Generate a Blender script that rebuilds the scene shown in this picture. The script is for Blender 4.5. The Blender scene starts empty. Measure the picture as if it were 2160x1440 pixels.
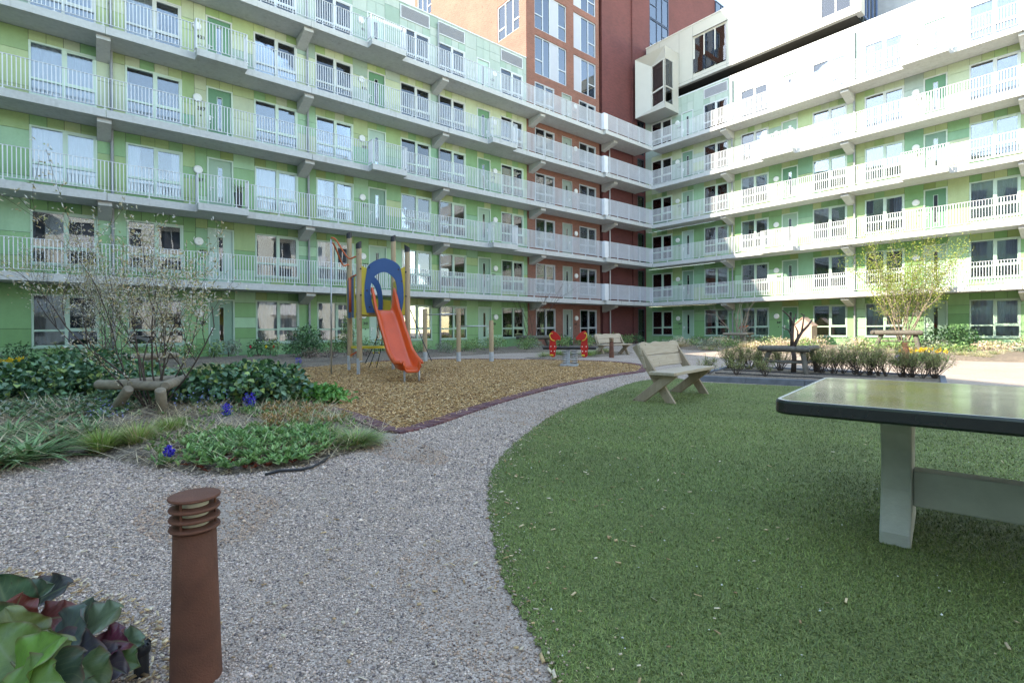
import bpy, math, random
import numpy as np
from mathutils import Vector, Matrix
random.seed(7); rng = np.random.default_rng(11)
SC = bpy.context.scene; COL = SC.collection
R = math.radians
# ------------------------------------------------------------------ survey of the place
F, CY, PITCH, ROLL = 1061.6658, 700.38263, -0.00562, -0.00603      # lens and tilt of the camera, 2160 px wide frame
PSI, HC = 0.69186, 1.12
cp, sp, cr, sr = math.cos(PITCH), math.sin(PITCH), math.cos(ROLL), math.sin(ROLL)
RT = np.array([cr, -sr*sp, sr*cp]); UP = np.array([-sr, -cr*sp, cr*cp]); FW = np.array([0, cp, sp])
AX = np.array([math.cos(PSI), math.sin(PSI), 0.]); NX = np.array([-math.sin(PSI), math.cos(PSI), 0.])
DL, DP, DR = 22.548, 0.245, 32.156
CAMP = np.array([0, 0, HC])
def G(px, py, z=0.):                                                # where a sight line meets a level
    d = FW + RT*(px-1080)/F + UP*(CY-py)/F
    return CAMP + d*((z-HC)/d[2])
def SQ(s, q, z=0.): return AX*s + NX*(DL-q) + np.array([0, 0, z])   # court coordinates
OL = NX*DL; OR = NX*(DL-DP) + AX*DR
# ------------------------------------------------------------------ scene objects
def tag(o, label=None, cat=None, group=None, kind=None):
    if label: o['label'] = label
    if cat: o['category'] = cat
    if group: o['group'] = group
    if kind: o['kind'] = kind
    return o
def empty(name, loc=(0, 0, 0), rz=0., label=None, cat=None, group=None, kind=None):
    o = bpy.data.objects.new(name, None); COL.objects.link(o); o.empty_display_size = .2
    o.location = loc; o.rotation_euler = (0, 0, rz)
    return tag(o, label, cat, group, kind)
def copy_tree(o, parent=None):
    c = o.copy(); COL.objects.link(c)
    if parent: c.parent = parent
    for ch in list(o.children): copy_tree(ch, c)
    return c
def link(name, me, parent=None, loc=None, rz=None):
    o = bpy.data.objects.new(name, me); COL.objects.link(o)
    if parent: o.parent = parent
    if loc is not None: o.location = loc
    if rz is not None: o.rotation_euler = (0, 0, rz)
    return o
def setcol(me, fcols, counts):
    a = me.color_attributes.new('col', 'FLOAT_COLOR', 'CORNER')
    c = np.ones((len(fcols), 4), np.float32); c[:, :3] = fcols
    a.data.foreach_set('color', np.repeat(c, counts, axis=0).ravel())
class MB:
    def __init__(s): s.v = []; s.f = []; s.c = []; s.m = []; s.mi = 0; s.col = (1, 1, 1)
    def add(s, vs, fs, c=None):
        b = len(s.v); s.v += [tuple(map(float, p)) for p in vs]; c = c or s.col
        for f in fs: s.f.append([i+b for i in f]); s.c.append(c); s.m.append(s.mi)
    def bx(s, x0, x1, y0, y1, z0, z1, c=None):
        s.add([(x0,y0,z0),(x1,y0,z0),(x1,y1,z0),(x0,y1,z0),(x0,y0,z1),(x1,y0,z1),(x1,y1,z1),(x0,y1,z1)],
              [(0,3,2,1),(4,5,6,7),(0,1,5,4),(1,2,6,5),(2,3,7,6),(3,0,4,7)], c)
    def bar(s, p, q, w, h, up=(0, 0, 1), c=None):                   # rectangular bar from p to q
        p = Vector(p); q = Vector(q); d = (q-p).normalized(); x = d.cross(Vector(up))
        if x.length < 1e-4: x = d.cross(Vector((1, 0, 0)))
        x.normalize(); y = x.cross(d); vs = []
        for e in (p, q):
            for a, b in ((-1,-1),(1,-1),(1,1),(-1,1)): vs.append(e + x*a*w/2 + y*b*h/2)
        s.add(vs, [(3,2,1,0),(4,5,6,7),(0,1,5,4),(1,2,6,5),(2,3,7,6),(3,0,4,7)], c)
    def tube(s, pts, r, n=8, c=None, cap=True):
        pts = [Vector(p) for p in pts]; m = len(pts)
        rs = r if isinstance(r, (list, tuple)) else [r]*m
        d = (pts[1]-pts[0]).normalized(); x = d.cross(Vector((0, 0, 1)))
        if x.length < .05: x = d.cross(Vector((1, 0, 0)))
        x.normalize(); vs = []
        for i in range(m):
            d = (pts[min(i+1, m-1)]-pts[max(i-1, 0)]).normalized()
            x = (x - d*x.dot(d)).normalized(); y = d.cross(x)
            for k in range(n):
                t = 2*math.pi*k/n; vs.append(pts[i] + (x*math.cos(t)+y*math.sin(t))*rs[i])
        fs = [(i*n+k, i*n+(k+1) % n, (i+1)*n+(k+1) % n, (i+1)*n+k) for i in range(m-1) for k in range(n)]
        if cap: fs += [tuple(range(n-1, -1, -1)), tuple(range((m-1)*n, m*n))]
        s.add(vs, fs, c)
    def lathe(s, prof, n=24, o=(0, 0, 0), c=None):
        vs = [(o[0]+r*math.cos(2*math.pi*k/n), o[1]+r*math.sin(2*math.pi*k/n), o[2]+z) for r, z in prof for k in range(n)]
        fs = [(i*n+k, i*n+(k+1) % n, (i+1)*n+(k+1) % n, (i+1)*n+k) for i in range(len(prof)-1) for k in range(n)]
        fs += [tuple(range(n-1, -1, -1)), tuple(range((len(prof)-1)*n, len(prof)*n))]
        s.add(vs, fs, c)
    def prism(s, poly, vec, c=None):
        n = len(poly); v = Vector(vec); p = [Vector(q) for q in poly]
        s.add(p+[q+v for q in p], [tuple(range(n-1, -1, -1)), tuple(range(n, 2*n))]+[(i, (i+1) % n, n+(i+1) % n, n+i) for i in range(n)], c)
    def mesh(s, name, mats, smooth=False):
        me = bpy.data.meshes.new(name); me.from_pydata(s.v, [], s.f)
        for m in (mats if isinstance(mats, (list, tuple)) else [mats]): me.materials.append(m)
        me.polygons.foreach_set('material_index', s.m)
        setcol(me, np.array(s.c, np.float32), np.array([len(f) for f in s.f]))
        if smooth: me.polygons.foreach_set('use_smooth', [True]*len(s.f))
        me.update(); return me
    def build(s, name, mats, parent=None, smooth=False, bevel=0, loc=None, rz=None, angle=None):
        me = s.mesh(name, mats, smooth)
        if smooth and angle: me.set_sharp_from_angle(angle=R(angle))
        o = link(name, me, parent, loc, rz)
        if bevel:
            b = o.modifiers.new('edge', 'BEVEL'); b.width = bevel; b.segments = 2; b.limit_method = 'ANGLE'; b.angle_limit = R(40)
        return o
def build_np(name, V, Fc, C, mat, parent=None, smooth=False, loc=None):
    me = bpy.data.meshes.new(name); V = np.asarray(V, np.float32); Fc = np.asarray(Fc, np.int32); k = Fc.shape[1]
    me.vertices.add(len(V)); me.vertices.foreach_set('co', V.ravel())
    me.loops.add(Fc.size); me.loops.foreach_set('vertex_index', Fc.ravel())
    me.polygons.add(len(Fc)); me.polygons.foreach_set('loop_start', np.arange(0, Fc.size, k, dtype=np.int32))
    if smooth: me.polygons.foreach_set('use_smooth', np.ones(len(Fc), bool))
    me.materials.append(mat); me.update(calc_edges=True)
    setcol(me, C, np.full(len(Fc), k)); me.validate()
    return link(name, me, parent, loc)
# ------------------------------------------------------------------ materials
class NT:
    def __init__(s, name):
        s.mat = bpy.data.materials.new(name); s.mat.use_nodes = True; s.t = s.mat.node_tree; s.t.nodes.clear()
        s.out = s.n('ShaderNodeOutputMaterial'); s.p = s.n('ShaderNodeBsdfPrincipled'); s.l(s.p.outputs[0], s.out.inputs[0])
    def n(s, t, **k):
        x = s.t.nodes.new(t)
        for a, b in k.items(): setattr(x, a, b)
        return x
    def l(s, a, b): s.t.links.new(a, b)
    def coords(s): return s.n('ShaderNodeTexCoord').outputs['Object']
    def noise(s, scale, detail=4, vec=None, rough=.55):
        x = s.n('ShaderNodeTexNoise'); x.inputs['Scale'].default_value = scale; x.inputs['Detail'].default_value = detail
        x.inputs['Roughness'].default_value = rough
        s.l(vec if vec is not None else s.coords(), x.inputs['Vector']); return x
    def ramp(s, fac, stops):
        x = s.n('ShaderNodeValToRGB'); e = x.color_ramp.elements
        while len(e) < len(stops): e.new(.5)
        for i, (p, c) in enumerate(stops): e[i].position = p; e[i].color = (*c, 1) if len(c) == 3 else c
        s.l(fac, x.inputs[0]); return x.outputs[0]
    def mix(s, fac, a, b, mode='MIX'):
        x = s.n('ShaderNodeMix', data_type='RGBA', blend_type=mode)
        for sock, v in ((x.inputs[0], fac), (x.inputs[6], a), (x.inputs[7], b)):
            if hasattr(v, 'links'): s.l(v, sock)
            elif isinstance(v, (int, float)): sock.default_value = v
            else: sock.default_value = (*v, 1)
        return x.outputs[2]
    def bump(s, h, strength=.3, dist=.01):
        x = s.n('ShaderNodeBump'); x.inputs['Strength'].default_value = strength; x.inputs['Distance'].default_value = dist
        s.l(h, x.inputs['Height']); s.l(x.outputs[0], s.p.inputs['Normal'])
    def mapped(s, scale=(1, 1, 1), rot=(0, 0, 0)):
        x = s.n('ShaderNodeMapping'); x.inputs['Scale'].default_value = scale; x.inputs['Rotation'].default_value = rot
        s.l(s.coords(), x.inputs[0]); return x.outputs[0]
def mat(name, col=(.5, .5, .5), rough=.6, var=.12, scale=4, bump=0, bscale=60, metal=0, attr=False, spec=.5, trans=0, coat=0, gain=1.):
    t = NT(name); nz = t.noise(scale, 5)
    a = t.ramp(nz.outputs[0], [(.3, (gain*(1-var),)*3), (.7, (gain*(1+var),)*3)])
    if attr:
        at = t.n('ShaderNodeAttribute', attribute_name='col'); base = at.outputs['Color']
    else: base = col
    c = t.mix(1., a, base, 'MULTIPLY'); t.l(c, t.p.inputs['Base Color'])
    t.p.inputs['Roughness'].default_value = rough; t.p.inputs['Metallic'].default_value = metal
    t.p.inputs['Specular IOR Level'].default_value = spec; t.p.inputs['Coat Weight'].default_value = coat
    if bump: t.bump(t.noise(bscale, 6).outputs[0], bump, .01)
    if trans:
        tr = t.n('ShaderNodeBsdfTranslucent'); t.l(c, tr.inputs[0]); ms = t.n('ShaderNodeMixShader'); ms.inputs[0].default_value = trans
        t.l(t.p.outputs[0], ms.inputs[1]); t.l(tr.outputs[0], ms.inputs[2]); t.l(ms.outputs[0], t.out.inputs[0])
    return t.mat
M = {}
def panel_mat():
    t = NT('facade_panel'); at = t.n('ShaderNodeAttribute', attribute_name='col'); a = t.noise(1.1, 5); b = t.noise(2.4, 6, t.mapped((1.6, 1.6, .3)), .65); d = t.noise(14, 5)
    c = t.mix(1., at.outputs['Color'], t.ramp(a.outputs[0], [(.3, (.93,)*3), (.7, (1.05,)*3)]), 'MULTIPLY'); c = t.mix(1., c, t.ramp(b.outputs[0], [(.42, (1.02, 1.02, 1.02)), (.75, (.93, .935, .92))]), 'MULTIPLY')
    c = t.mix(1., c, t.ramp(d.outputs[0], [(.3, (.96,)*3), (.7, (1.03,)*3)]), 'MULTIPLY'); t.l(c, t.p.inputs['Base Color']); t.l(t.ramp(b.outputs[0], [(.3, (.34,)*3), (.7, (.55,)*3)]), t.p.inputs['Roughness']); return t.mat
M['panel'] = panel_mat()
M['frame'] = mat('frame_paint', attr=True, rough=.4, var=.03)
M['dark'] = mat('dark_void', (.022, .022, .024), .8, .3)
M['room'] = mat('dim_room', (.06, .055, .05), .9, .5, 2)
M['pipe'] = mat('pipe_grey', (.30, .31, .33), .45, .08)
M['rail'] = mat('rail_paint', (.70, .71, .74), .42, .05, 3)
M['lamp'] = mat('lamp_white', (.78, .78, .76), .4, .03)
M['steel'] = mat('steel', (.45, .47, .50), .35, .12, 8, metal=.7)
M['galv'] = mat('galvanised', (.42, .45, .50), .5, .2, 14, metal=.3, bump=.1)
M['rust'] = mat('corten', (.125, .048, .028), .8, .28, 9, bump=.25, bscale=160)
M['leaf'] = mat('leaf', attr=True, rough=.45, var=.18, scale=9, trans=.25, spec=.4, gain=1.3)
M['waxy'] = mat('waxy_leaf', attr=True, rough=.32, var=.28, scale=26, trans=.08, spec=.5, bump=.25, bscale=45, gain=1.35)
M['petal'] = mat('petal', attr=True, rough=.6, var=.05, trans=.35)
M['bark'] = mat('bark', (.085, .062, .052), .85, .3, 20, bump=.5, bscale=50)
M['bark_pale'] = mat('bark_pale', (.30, .24, .19), .85, .25, 20, bump=.4, bscale=50)
M['orange'] = mat('orange_plastic', (.60, .075, .010), .3, .06, 3, spec=.5, bump=.03, bscale=90)
M['orange_seam'] = mat('orange_seam', (.30, .045, .012), .4, .1)
M['orange_paint'] = mat('orange_paint', (.55, .10, .02), .35, .08)
M['blue'] = mat('blue_sheet', (.022, .085, .24), .42, .06, 4)
M['yellow'] = mat('yellow_sheet', (.62, .47, .05), .42, .08, 4)
M['red'] = mat('red_sheet', (.45, .012, .012), .4, .08)
M['black'] = mat('black_rubber', (.018, .02, .026), .5, .2)
M['beam'] = mat('beam_dark', (.055, .062, .078), .45, .2)
M['number'] = mat('number_black', (.02, .02, .02), .5, .05)
M['blind'] = mat('curtain_cloth', (.62, .62, .66), .9, .06, 3, trans=.3)
M['clad'] = mat('metal_cladding', (.47, .455, .41), .38, .03, 1.5)
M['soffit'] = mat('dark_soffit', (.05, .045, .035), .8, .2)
M['pinkwood'] = mat('pink_board', (.55, .38, .30), .7, .12, 8)
M['chip'] = mat('chip', attr=True, rough=.85, var=.2, scale=30)
M['stone'] = mat('stone', attr=True, rough=.85, var=.12, scale=50)
M['turfblade'] = mat('turf_blade', attr=True, rough=.5, var=.22, scale=.9, spec=.4)
M['edgebrick'] = mat('edge_brick', attr=True, rough=.8, var=.25, scale=14, bump=.5, bscale=70)
M['kerb'] = mat('kerb_concrete', (.135, .15, .18), .8, .22, 6, bump=.4, bscale=90)
M['black_pot'] = mat('pot_black', (.03, .032, .038), .35, .1)
def concrete():
    t = NT('gallery_concrete'); v = t.mapped((.9, .9, 3.5)); a = t.noise(.9, 6, v, .65); b = t.noise(9, 5)
    st = t.noise(2.2, 5, t.mapped((2.2, 2.2, .25)))
    c = t.mix(.55, t.ramp(a.outputs[0], [(.3, (.42, .42, .41)), (.7, (.57, .57, .56))]), t.ramp(b.outputs[0], [(.3, (.43, .43, .42)), (.75, (.58, .58, .57))]))
    c = t.mix(t.ramp(st.outputs[0], [(.56, (0, 0, 0)), (.74, (.55, .55, .55))]), c, (.30, .295, .275))
    t.l(c, t.p.inputs['Base Color']); t.p.inputs['Roughness'].default_value = .8
    t.bump(b.outputs[0], .15, .006); return t.mat
M['concrete'] = concrete()
def brick(name, c1, c2, mortar, spotty=.0):
    t = NT(name); x = t.n('ShaderNodeSeparateXYZ'); t.l(t.coords(), x.inputs[0])
    ad = t.n('ShaderNodeMath', operation='ADD'); t.l(x.outputs[0], ad.inputs[0]); t.l(x.outputs[1], ad.inputs[1])
    cb = t.n('ShaderNodeCombineXYZ'); t.l(ad.outputs[0], cb.inputs[0]); t.l(x.outputs[2], cb.inputs[1])
    b = t.n('ShaderNodeTexBrick'); b.offset = .5; t.l(cb.outputs[0], b.inputs['Vector'])
    for k, v in (('Scale', 1), ('Brick Width', .22), ('Row Height', .066), ('Mortar Size', .006), ('Mortar Smooth', .2), ('Bias', -.2)): b.inputs[k].default_value = v
    for k, v in (('Color1', c1), ('Color2', c2), ('Mortar', mortar)): b.inputs[k].default_value = (*v, 1)
    n2 = t.noise(7, 5); n3 = t.noise(.6, 4)
    c = t.mix(1., b.outputs[0], t.ramp(n3.outputs[0], [(.3, (.88,)*3), (.7, (1.1,)*3)]), 'MULTIPLY')
    c = t.mix(t.ramp(n2.outputs[0], [(.62, (0, 0, 0)), (.70, (spotty,)*3)]), c, tuple(v*.3 for v in c1))
    t.l(c, t.p.inputs['Base Color']); t.p.inputs['Roughness'].default_value = .85
    t.bump(b.outputs['Fac'], -.4, .01); return t.mat
M['brick_orange'] = brick('brick_orange', (.245, .092, .062), (.18, .066, .045), (.24, .17, .145), .75)
M['brick_dark'] = brick('brick_dark', (.155, .043, .040), (.115, .032, .031), (.095, .044, .042), .2)
def glass(name, tint, ior=1.75, body=(.02, .025, .03)):
    t = NT(name); t.t.nodes.remove(t.p)
    g = t.n('ShaderNodeBsdfGlossy'); g.inputs['Roughness'].default_value = .012; g.inputs[0].default_value = (.93, .95, 1, 1)
    tr = t.n('ShaderNodeBsdfTransparent'); tr.inputs[0].default_value = (*tint, 1)
    fr = t.n('ShaderNodeFresnel'); fr.inputs[0].default_value = ior; ms = t.n('ShaderNodeMixShader')
    nz = t.noise(.8, 2); bp = t.n('ShaderNodeBump'); bp.inputs['Strength'].default_value = .10; bp.inputs['Distance'].default_value = .02
    t.l(nz.outputs[0], bp.inputs['Height']); t.l(bp.outputs[0], g.inputs['Normal'])
    t.l(fr.outputs[0], ms.inputs[0]); t.l(tr.outputs[0], ms.inputs[1]); t.l(g.outputs[0], ms.inputs[2]); t.l(ms.outputs[0], t.out.inputs[0])
    return t.mat
M['glass'] = glass('window_glass', (.88, .92, .94), 2.0)
M['glass_blue'] = glass('tower_glass', (.35, .55, .62), 2.7)
def wood(name, c1, c2, along=(14, 1.2, 14), knots=True, rough=.75):
    t = NT(name); v = t.mapped(along); a = t.noise(2.2, 8, v, .6); b = t.noise(1.3, 3)
    c = t.mix(t.ramp(a.outputs[0], [(.3, (0, 0, 0)), (.72, (1, 1, 1))]), c1, c2)
    c = t.mix(t.ramp(b.outputs[0], [(.4, (0, 0, 0)), (.75, (.35,)*3)]), c, tuple(x*.7 for x in c1))
    if knots:
        w = t.n('ShaderNodeTexVoronoi'); w.inputs['Scale'].default_value = 1; t.l(t.mapped((7, 7, 7)), w.inputs['Vector'])
        c = t.mix(t.ramp(w.outputs['Distance'], [(.07, (.75,)*3), (.16, (0, 0, 0))]), c, tuple(x*.38 for x in c1))
    t.l(c, t.p.inputs['Base Color']); t.p.inputs['Roughness'].default_value = rough; t.bump(a.outputs[0], .25, .004); return t.mat
M['bench'] = wood('bench_wood', (.36, .29, .21), (.48, .41, .32), (1.2, 16, 16))
M['benchleg'] = wood('bench_leg_wood', (.26, .20, .135), (.37, .30, .22), (9, 9, 2))
M['pole'] = wood('play_pole_wood', (.36, .26, .155), (.48, .37, .25), (16, 16, .9))
M['log'] = wood('log_wood', (.20, .165, .12), (.34, .29, .22), (6, 6, 6), False, .85)
M['logdark'] = wood('log_dark_wood', (.085, .075, .062), (.17, .155, .13), (6, 6, 6), False, .85)
def ground_mat(name, stops, vs, var_stops, bump=.5, rough=.9, dirt=None):
    t = NT(name); w = t.n('ShaderNodeTexVoronoi'); w.inputs['Scale'].default_value = vs; t.l(t.coords(), w.inputs['Vector'])
    sep = t.n('ShaderNodeSeparateColor'); t.l(w.outputs['Color'], sep.inputs[0])
    c = t.ramp(sep.outputs[0], stops); big = t.noise(.55, 5)
    c = t.mix(1., c, t.ramp(big.outputs[0], var_stops), 'MULTIPLY')
    if dirt: c = t.mix(t.ramp(t.noise(.9, 6, None, .7).outputs[0], [(.5, (0, 0, 0)), (.68, (.75,)*3)]), c, dirt)
    t.l(c, t.p.inputs['Base Color']); t.p.inputs['Roughness'].default_value = rough
    t.bump(w.outputs['Distance'], -bump, .012); return t.mat
GS = [(0, (.12, .098, .085)), (.22, (.26, .21, .175)), (.45, (.375, .305, .255)), (.75, (.48, .395, .335)), (1, (.58, .50, .44))]
M['gravel'] = ground_mat('gravel_ground', GS, 150, [(.3, (.78, .76, .76)), (.7, (1.05, 1.02, 1.0))], .6, .9, (.30, .225, .175))
M['chips'] = ground_mat('bark_ground', [(0, (.11, .062, .03)), (.35, (.30, .172, .074)), (.7, (.47, .29, .12)), (1, (.60, .41, .21))], 45, [(.3, (.75,)*3), (.7, (1.05,)*3)], .8)
M['soil'] = ground_mat('bed_soil', [(0, (.06, .045, .036)), (.4, (.13, .10, .076)), (.75, (.23, .18, .135)), (1, (.37, .30, .22))], 60, [(.3, (.7,)*3), (.7, (1.15,)*3)], .8)
M['turf'] = ground_mat('turf_base', [(0, (.045, .065, .018)), (.5, (.11, .14, .038)), (1, (.19, .22, .07))], 160, [(.3, (.8, .85, .8)), (.7, (1.15, 1.1, 1.1))], .8)
# ------------------------------------------------------------------ facades
LV = [.15]+[3.06+2.9*k for k in range(5)]                           # floor levels
SB = [2.79+2.9*k for k in range(5)]+[18.2]                          # underside of what is above each storey
TW = 1.3                                                            # walls stand this far behind the gallery edge
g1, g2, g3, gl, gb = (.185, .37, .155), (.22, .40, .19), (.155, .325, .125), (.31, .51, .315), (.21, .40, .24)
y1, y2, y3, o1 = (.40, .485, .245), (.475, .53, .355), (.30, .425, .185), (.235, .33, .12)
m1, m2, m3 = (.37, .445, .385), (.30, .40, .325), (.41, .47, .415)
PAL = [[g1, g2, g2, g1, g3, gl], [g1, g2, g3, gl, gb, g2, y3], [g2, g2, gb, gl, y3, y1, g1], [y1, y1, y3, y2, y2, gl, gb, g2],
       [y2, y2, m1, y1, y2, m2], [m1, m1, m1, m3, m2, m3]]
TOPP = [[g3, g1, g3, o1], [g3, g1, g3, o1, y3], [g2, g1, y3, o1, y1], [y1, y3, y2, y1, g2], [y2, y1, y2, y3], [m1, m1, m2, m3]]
def seg(x0, x1, w):
    n = max(1, round((x1-x0)/w)); return [(x0+(x1-x0)*i/n, x0+(x1-x0)*(i+1)/n) for i in range(n)]
def jig(c, k=.06): 
    f = 1+random.uniform(-k, k); return tuple(v*f for v in c)
def facade_wall(root, s0, s1, ops, levels=range(6)):
    mb = MB(); g = .006
    def pan(a, b, z0, z1, c):
        if b-a > .03 and z1-z0 > .03:
            mb.mi = 0; mb.bx(a+g, b-g, TW, TW+.03, z0+g, z1-g, jig(c)); mb.mi = 1; mb.add([(a, TW+.034, z0), (b, TW+.034, z0), (b, TW+.034, z1), (a, TW+.034, z1)], [(0, 1, 2, 3)])
    for k in levels:
        z0 = 0 if k == 0 else SB[k-1]+.005; z1 = SB[k] if k < 5 else 18.17; zf = LV[k]; P = PAL[k]; T = TOPP[k]; x = s0
        for kind, a, b in ops+[('end', s1, s1)]:
            for c0, c1 in seg(x, a, .56) if a-x > .12 else []:
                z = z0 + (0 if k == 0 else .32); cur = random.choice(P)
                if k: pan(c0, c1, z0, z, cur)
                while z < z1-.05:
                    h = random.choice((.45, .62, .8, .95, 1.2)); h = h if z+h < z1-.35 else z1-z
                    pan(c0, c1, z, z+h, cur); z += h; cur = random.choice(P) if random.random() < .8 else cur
            if kind == 'end': break
            wz0 = (zf+.43 if k else .60); wz1 = (zf+2.28 if k else 2.45)
            if kind == 'D': wz0 = zf-.02; wz1 = zf+2.301 if k else 2.451
            for c0, c1 in seg(a, b, .46):
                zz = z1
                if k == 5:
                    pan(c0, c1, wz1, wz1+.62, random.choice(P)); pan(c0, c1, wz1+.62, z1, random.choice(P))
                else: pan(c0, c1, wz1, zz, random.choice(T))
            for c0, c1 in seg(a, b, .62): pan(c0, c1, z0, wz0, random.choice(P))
            x = b
    return mb.build('wall', [M['panel'], M['dark']], root)
def win_mesh(w, h, c, grey=False):
    mb = MB(); d0, d1 = -.012, .11; f = .06; mb.col = c
    for a, b in ((0, f), (w-f, w), (w/2-.045, w/2+.045)): mb.bx(a, b, d0, d1, 0, h)
    for x0, x1 in ((f, w/2-.045), (w/2+.045, w-f)):
        mb.bx(x0, x1, d0+.002, d1, 0, f); mb.bx(x0, x1, d0+.002, d1, h-f, h); mb.bx(x0, x1, d0+.004, .09, .31*h-.035, .31*h+.035)
    x0, x1 = w/2+.045, w-f                                          # the opening sash has a frame of its own
    for a, b, z0, z1 in ((x0, x0+.05, .31*h+.035, h-f), (x1-.05, x1, .31*h+.035, h-f), (x0+.05, x1-.05, h-f-.05, h-f), (x0+.05, x1-.05, .31*h+.035, .31*h+.085)):
        mb.bx(a, b, .004, .085, z0, z1)
    mb.bx(-.03, w+.03, -.06, .02, -.055, -.012, tuple(v*.9 for v in c))
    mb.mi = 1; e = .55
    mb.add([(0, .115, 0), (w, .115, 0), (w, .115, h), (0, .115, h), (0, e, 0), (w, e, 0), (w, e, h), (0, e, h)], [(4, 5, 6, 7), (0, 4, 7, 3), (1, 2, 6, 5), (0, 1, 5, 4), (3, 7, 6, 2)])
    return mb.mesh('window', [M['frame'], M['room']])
def pane_mesh(w, h):
    mb = MB()
    for a, b in ((.06, w/2-.045), (w/2+.045, w-.06)): mb.bx(a, b, .045, .053, .06, h-.06)
    return mb.mesh('pane', M['glass'])
def curtain_mesh(parts, h):
    mb = MB()
    for a, b, z0, z1, amp, c in parts:
        n = max(2, int((b-a)/.025)); vs = []
        for i in range(n+1):
            x = a+(b-a)*i/n; y = .15+amp*math.sin(x*38+3*math.sin(x*5)); vs += [(x, y, z0), (x, y, z1)]
        mb.add(vs, [(2*i, 2*i+2, 2*i+3, 2*i+1) for i in range(n)], c)
    return mb.mesh('curtain', mat_cur, True)
mat_cur = mat('curtain', attr=True, rough=.9, var=.05, scale=3, trans=.3)
WW, WH = 1.80, 1.85
wh, gy, be, dk = (.72, .72, .74), (.42, .42, .45), (.52, .48, .42), (.16, .17, .18)
CUR = [curtain_mesh(p, WH) for p in (
    [(.05, .86, .04, 1.8, .03, wh), (.94, 1.75, .04, 1.8, .03, wh)], [(.05, .45, .04, 1.8, .035, wh), (1.45, 1.75, .04, 1.8, .03, wh)],
    [(.05, 1.75, .04, 1.8, .02, gy)], [(.05, .86, .04, 1.8, .035, be)], [(1.0, 1.75, .04, 1.8, .03, wh)],
    [(.05, .86, .9, 1.8, 0, wh), (.94, 1.75, 1.1, 1.8, 0, wh)], [(.05, .4, .04, 1.8, .03, dk), (1.3, 1.75, .04, 1.8, .03, gy)], [(.05, 1.75, .04, .75, .01, wh)])]
CUR.append(curtain_mesh([(.05, .12, .1, 1.7, .01, dk)], WH))
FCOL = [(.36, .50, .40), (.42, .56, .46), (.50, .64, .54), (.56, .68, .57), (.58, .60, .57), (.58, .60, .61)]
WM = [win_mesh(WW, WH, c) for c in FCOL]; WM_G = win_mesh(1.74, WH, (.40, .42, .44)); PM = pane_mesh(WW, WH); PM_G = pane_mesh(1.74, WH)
def window(root, c, k, me=None, pm=None, cur=None, w=WW):
    z = LV[k]+.43 if k else .60
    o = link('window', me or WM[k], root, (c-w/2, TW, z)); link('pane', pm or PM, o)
    link('curtain', CUR[cur if cur is not None else random.choice((0, 0, 0, 1, 2, 1, 3, 4, 5, 6, 7, 8))], o); return o
DW = .96
def door_mesh(c, fc, h=2.3):
    mb = MB(); f = .06
    for a, b in ((0, f), (DW-f, DW)): mb.bx(a, b, -.012, .12, 0, h, fc)
    mb.bx(f, DW-f, -.010, .12, h-f, h, fc)
    x0, x1, gx0, gx1, z0, z1 = f, DW-f, .40, .56, .55, 1.95
    for a, b, p, q in ((x0, gx0, 0, h-f), (gx1, x1, 0, h-f), (gx0, gx1, 0, z0), (gx0, gx1, z1, h-f)): mb.bx(a, b, .05, .10, p, q, c)
    for a, b, p, q in ((gx0-.018, gx0, z0-.018, z1+.018), (gx1, gx1+.018, z0-.018, z1+.018), (gx0, gx1, z0-.018, z0), (gx0, gx1, z1, z1+.018)):
        mb.bx(a, b, .042, .049, p, q, fc)
    mb.mi = 1; mb.bx(gx0, gx1, .16, .2, z0, z1); return mb.mesh('door', [M['frame'], M['room']])
def dpane():
    mb = MB(); mb.bx(.40, .56, .06, .068, .55, 1.95); return mb.mesh('pane', M['glass'])
def dhandle():
    mb = MB(); mb.bx(.10, .155, .025, .049, .93, 1.12); mb.bx(.115, .245, -.005, .024, 1.05, 1.075); mb.bx(.115, .14, .02, .025, .80, .86); return mb.mesh('handle', M['lamp'])
DP_, DH_ = dpane(), dhandle()
DCOL = [(.10, .25, .135), (.17, .30, .22), (.28, .42, .31), (.38, .52, .44), (.12, .27, .14)]
DM = {}
def door(root, c, k, ci, fc=None, flip=False):
    key = (ci, k, fc)
    if key not in DM: DM[key] = door_mesh(DCOL[ci] if isinstance(ci, int) else ci, fc or FCOL[k])
    o = link('door', DM[key], root, (c-DW/2, TW, LV[k])); link('pane', DP_, o); h = link('handle', DH_, o)
    if flip: h.location.x = DW-.35
def lampm():
    mb = MB(); n = 24
    pr = [(.165, 0), (.165, -.05), (.15, -.075), (.13, -.085)]
    for i, (r, y) in enumerate(pr): mb.v += [(r*math.cos(2*math.pi*j/n), y, r*math.sin(2*math.pi*j/n)) for j in range(n)]
    fs = [(i*n+j, i*n+(j+1) % n, (i+1)*n+(j+1) % n, (i+1)*n+j) for i in range(3) for j in range(n)]+[tuple(range(3*n, 4*n))]
    for f in fs: mb.f.append(list(f)); mb.c.append((1, 1, 1)); mb.m.append(0)
    for zz in (-.05, 0, .05): mb.bx(-.07, .07, -.089, -.0855, zz-.006, zz+.006)
    return mb.mesh('wall_lamp', M['lamp'])
LM = lampm()
def bellm():
    mb = MB(); mb.bx(-.025, .025, -.02, 0, -.025, .025); return mb.mesh('doorbell', M['number'])
BM = bellm()
NC = {}
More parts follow.
